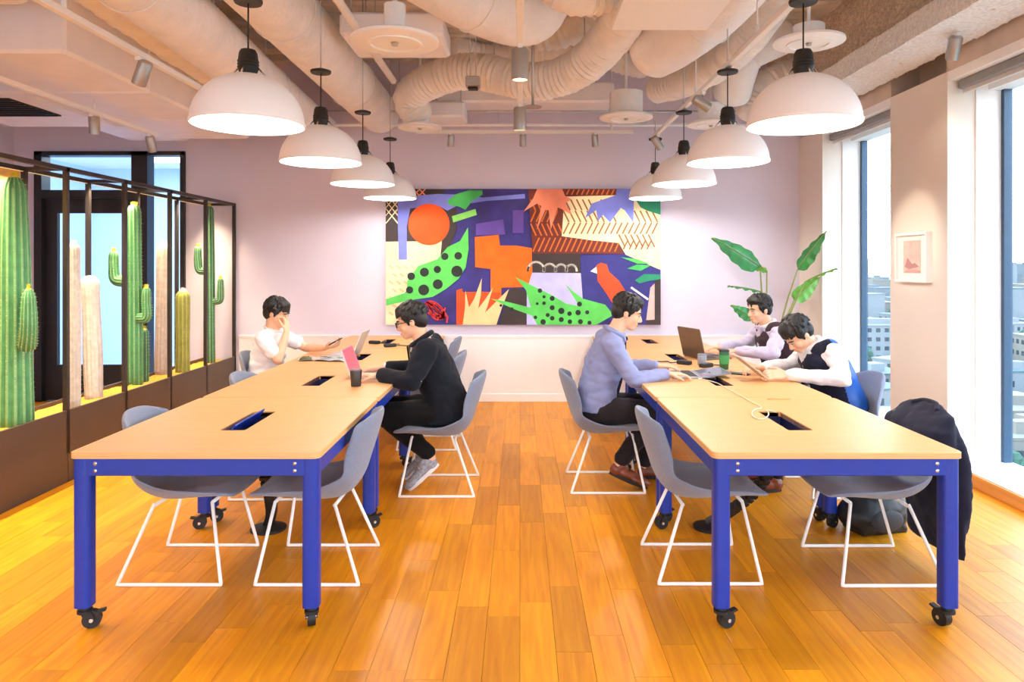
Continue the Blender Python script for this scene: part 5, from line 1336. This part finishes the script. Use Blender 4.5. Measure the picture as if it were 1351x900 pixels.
blob('coat_body', b, .009, m_coat, t, 4, .5, .010, None, 8)
MB().sweep(smooth_path([(-.275, -.11, .80), (-.305, -.05, .822), (-.305, .05, .822), (-.275, .11, .80)], 5), .012, 8).build('coat_collar', m_coat, t, True)
# black backpack on the floor beside the coat chair
t = thing('backpack', (2.02, 4.02, 0), .25, 'black backpack slumped on the floor behind the coat chair', 'bag')
b = MB(); b.ell((0, 0, .12), (.20, .12, .12)); b.ell((-.08, 0, .10), (.14, .13, .10)); b.ell((.08, .01, .11), (.13, .12, .12)); b.box((-.15, -.09, .0), (.15, .09, .03))
blob('bag_body', b, .012, m_rub, t, 4, .5, .006)
MB().ell((-.02, -.12, .09), (.11, .03, .06)).build('pocket', mat('dark grey nylon', (52, 50, 54), .8), t, True)
MB().sweep(smooth_path([(-.1, -.05, .2), (-.06, -.1, .26), (.03, -.12, .25), (.1, -.06, .2)], 6), .010, 8, squash=.4).build('strap', m_rub, t, True)

# ------------------------------------------------------------------ the city outside
GZ = -32.0
MB().box((-1800, -1800, GZ-1), (1800, 2600, GZ)).build('ground', mat('pale city ground', (112, 118, 112), .95, var=.25, scale=.03), kind='structure')
rc = random.Random(12)
bm_ = [mat('city white', (108, 116, 121), .8, var=.05, scale=.2), mat('city beige', (104, 103, 97), .8, var=.06, scale=.2), mat('city grey', (87, 97, 104), .8, var=.06, scale=.2), mat('city teal roof', (56, 85, 92), .7, var=.1, scale=.2), mat('city pink', (105, 100, 100), .8, var=.05, scale=.2)]
m_win = mat('city window', (34, 47, 58), .2)
wmesh = MB().box((-.75, -.03, -.7), (.75, .06, .7)).build('window_pane', m_win); wdata = wmesh.data; bpy.data.objects.remove(wmesh)
def building(x, y, wx, wy, h, m, label, rz=0, wins=False, roof=None):
    t = thing('building', (x, y, GZ), rz, label, 'building', 'city buildings beyond the windows')
    MB().box((-wx/2, -wy/2, 0), (wx/2, wy/2, h)).build('walls', m, t)
    b = MB(); b.box((-wx/2-.2, -wy/2-.2, h), (wx/2+.2, wy/2+.2, h+.4)); rf = b.build('roof', roof or m, t)
    MB().box((-wx*.2, -wy*.2, h+.4), (wx*.1, wy*.1, h+2.2)).build('roof_hut', m, rf)
    if wins:
        nf = max(1, int(h/3)); nw = max(1, int(wx/2.9)); nd = max(1, int(wy/2.9))
        for f in range(nf):
            for k in range(nw):
                o = bpy.data.objects.new('window_pane', wdata); COL.objects.link(o); o.parent = t; o.location = (-wx/2+wx*(k+.5)/nw, -wy/2, 1.7+f*h/nf)
            for k in range(nd):
                o = bpy.data.objects.new('window_pane', wdata); COL.objects.link(o); o.parent = t; o.location = (-wx/2, -wy/2+wy*(k+.5)/nd, 1.7+f*h/nf); o.rotation_euler = (0, 0, PI/2)
    return t
building(128, 250, 30, 14, 12.5, bm_[0], 'white apartment block with a grid of dark windows beyond the window', 0, True)
placed = [(128, 250, 20)]
looks = ['white', 'beige', 'grey', 'teal roofed', 'pink']
for d0, d1, n, hmin, hmax, wn in ((105, 180, 16, 4, 9, True), (190, 330, 20, 6, 14, True), (340, 620, 30, 8, 24, False), (640, 1200, 40, 12, 48, False)):
    k = 0; tries = 0
    while k < n and tries < 4000:
        tries += 1; y = rc.uniform(d0, d1); r = rc.uniform(.40, .86); x = y*r; s = rc.uniform(9, 17)*(1 if d1 < 400 else 1.6)
        if any((x-a)**2+(y-c)**2 < (s*.75+q)**2 for a, c, q in placed): continue
        if 118 < x < 142 and 170 < y < 200: continue
        if d1 < 400 and (abs(x/y-.505) < .035 and 90 < y < 250 and rc.random() < .6): continue
        placed.append((x, y, s*.6)); c = rc.randrange(5); h = rc.uniform(hmin, hmax)
        far = '%s building in the streets below the windows' if d1 < 400 else ('%s mid-rise building in the hazy city' if d1 < 700 else '%s tower block on the city horizon')
        hw = ('squat', 'middling', 'tall')[min(2, int(3*(h-hmin)/(hmax-hmin)))]+' '+('narrow' if s < 13*(1 if d1 < 400 else 1.6) else 'wide')
        building(x, y, s, s*rc.uniform(.7, 1.2), h, bm_[c] if c != 3 else bm_[0], far % (hw+' '+looks[c]), rc.uniform(-.5, .5), wn, bm_[3] if c == 3 else None); k += 1
t = thing('swimming_pool', (129, 184, GZ), .2, 'turquoise swimming pool far below the window', 'pool')
MB().box((-10, -6, 0), (10, 6, .3)).build('pool_deck', bm_[1], t); MB().box((-8.5, -4.5, .3), (8.5, 4.5, .36)).build('water', mat('pool water', (20, 120, 150), .1), t)
# trees between the houses
tb = MB(); rs = random.Random(5)
for k in range(16):
    a = rs.uniform(0, 2*PI); r = rs.uniform(0, 2.2); tb.ell((r*math.cos(a), r*math.sin(a), 3.4+rs.uniform(-1.2, 1.8)), (rs.uniform(1, 1.7),)*3, None, 8, 6)
tprotos = []
for c, l in (((40, 84, 36), 'broad dark green tree between the city buildings'), ((84, 112, 40), 'yellow green tree between the city buildings'), ((24, 70, 56), 'tall blue green tree between the city buildings')):
    tproto = thing('tree', (0, 0, GZ), 0, l, 'tree', 'city trees beyond the windows'); tprotos.append(tproto)
    tb.build('crown', mat('city foliage %d' % c[0], c, .9, var=.4, scale=1.2), tproto); MB().cyl((0, 0, 0), (0, 0, 3), .25, 8).build('trunk', mat('bark', (90, 70, 52), .9), tproto)
n = 0; tries = 0
while n < 70 and tries < 4000:
    tries += 1; y = rc.uniform(95, 420); x = y*rc.uniform(.42, .84)
    if n < 10 and tries < 400: x, y = 205*rc.uniform(.47, .53), rc.uniform(200, 232)
    if any((x-a)**2+(y-c)**2 < (q+4)**2 for a, c, q in placed) or (116 < x < 144 and 172 < y < 196): continue
    v = n % 3; s = rc.uniform(.8, 1.3); placed.append((x, y, 2.5))
    o = tprotos[v] if n < 3 else copy_tree(tprotos[v]); o.location = (x, y, GZ); o.scale = (s, s, s*(.8, 1, 1.3)[v]); o.rotation_euler = (0, 0, rc.uniform(0, 6)); n += 1
# extra pendants added behind the camera for more bounce light
for x_, nm in ((-1.29, 'cactus'), (1.345, 'window')):
    for y_, wh in ((-.35, 'first'), (-1.57, 'second')):
        place(pen, (x_, y_, ZR), 0, 'added white dome pendant behind the camera, %s side, %s of its pair' % (nm, wh), False)
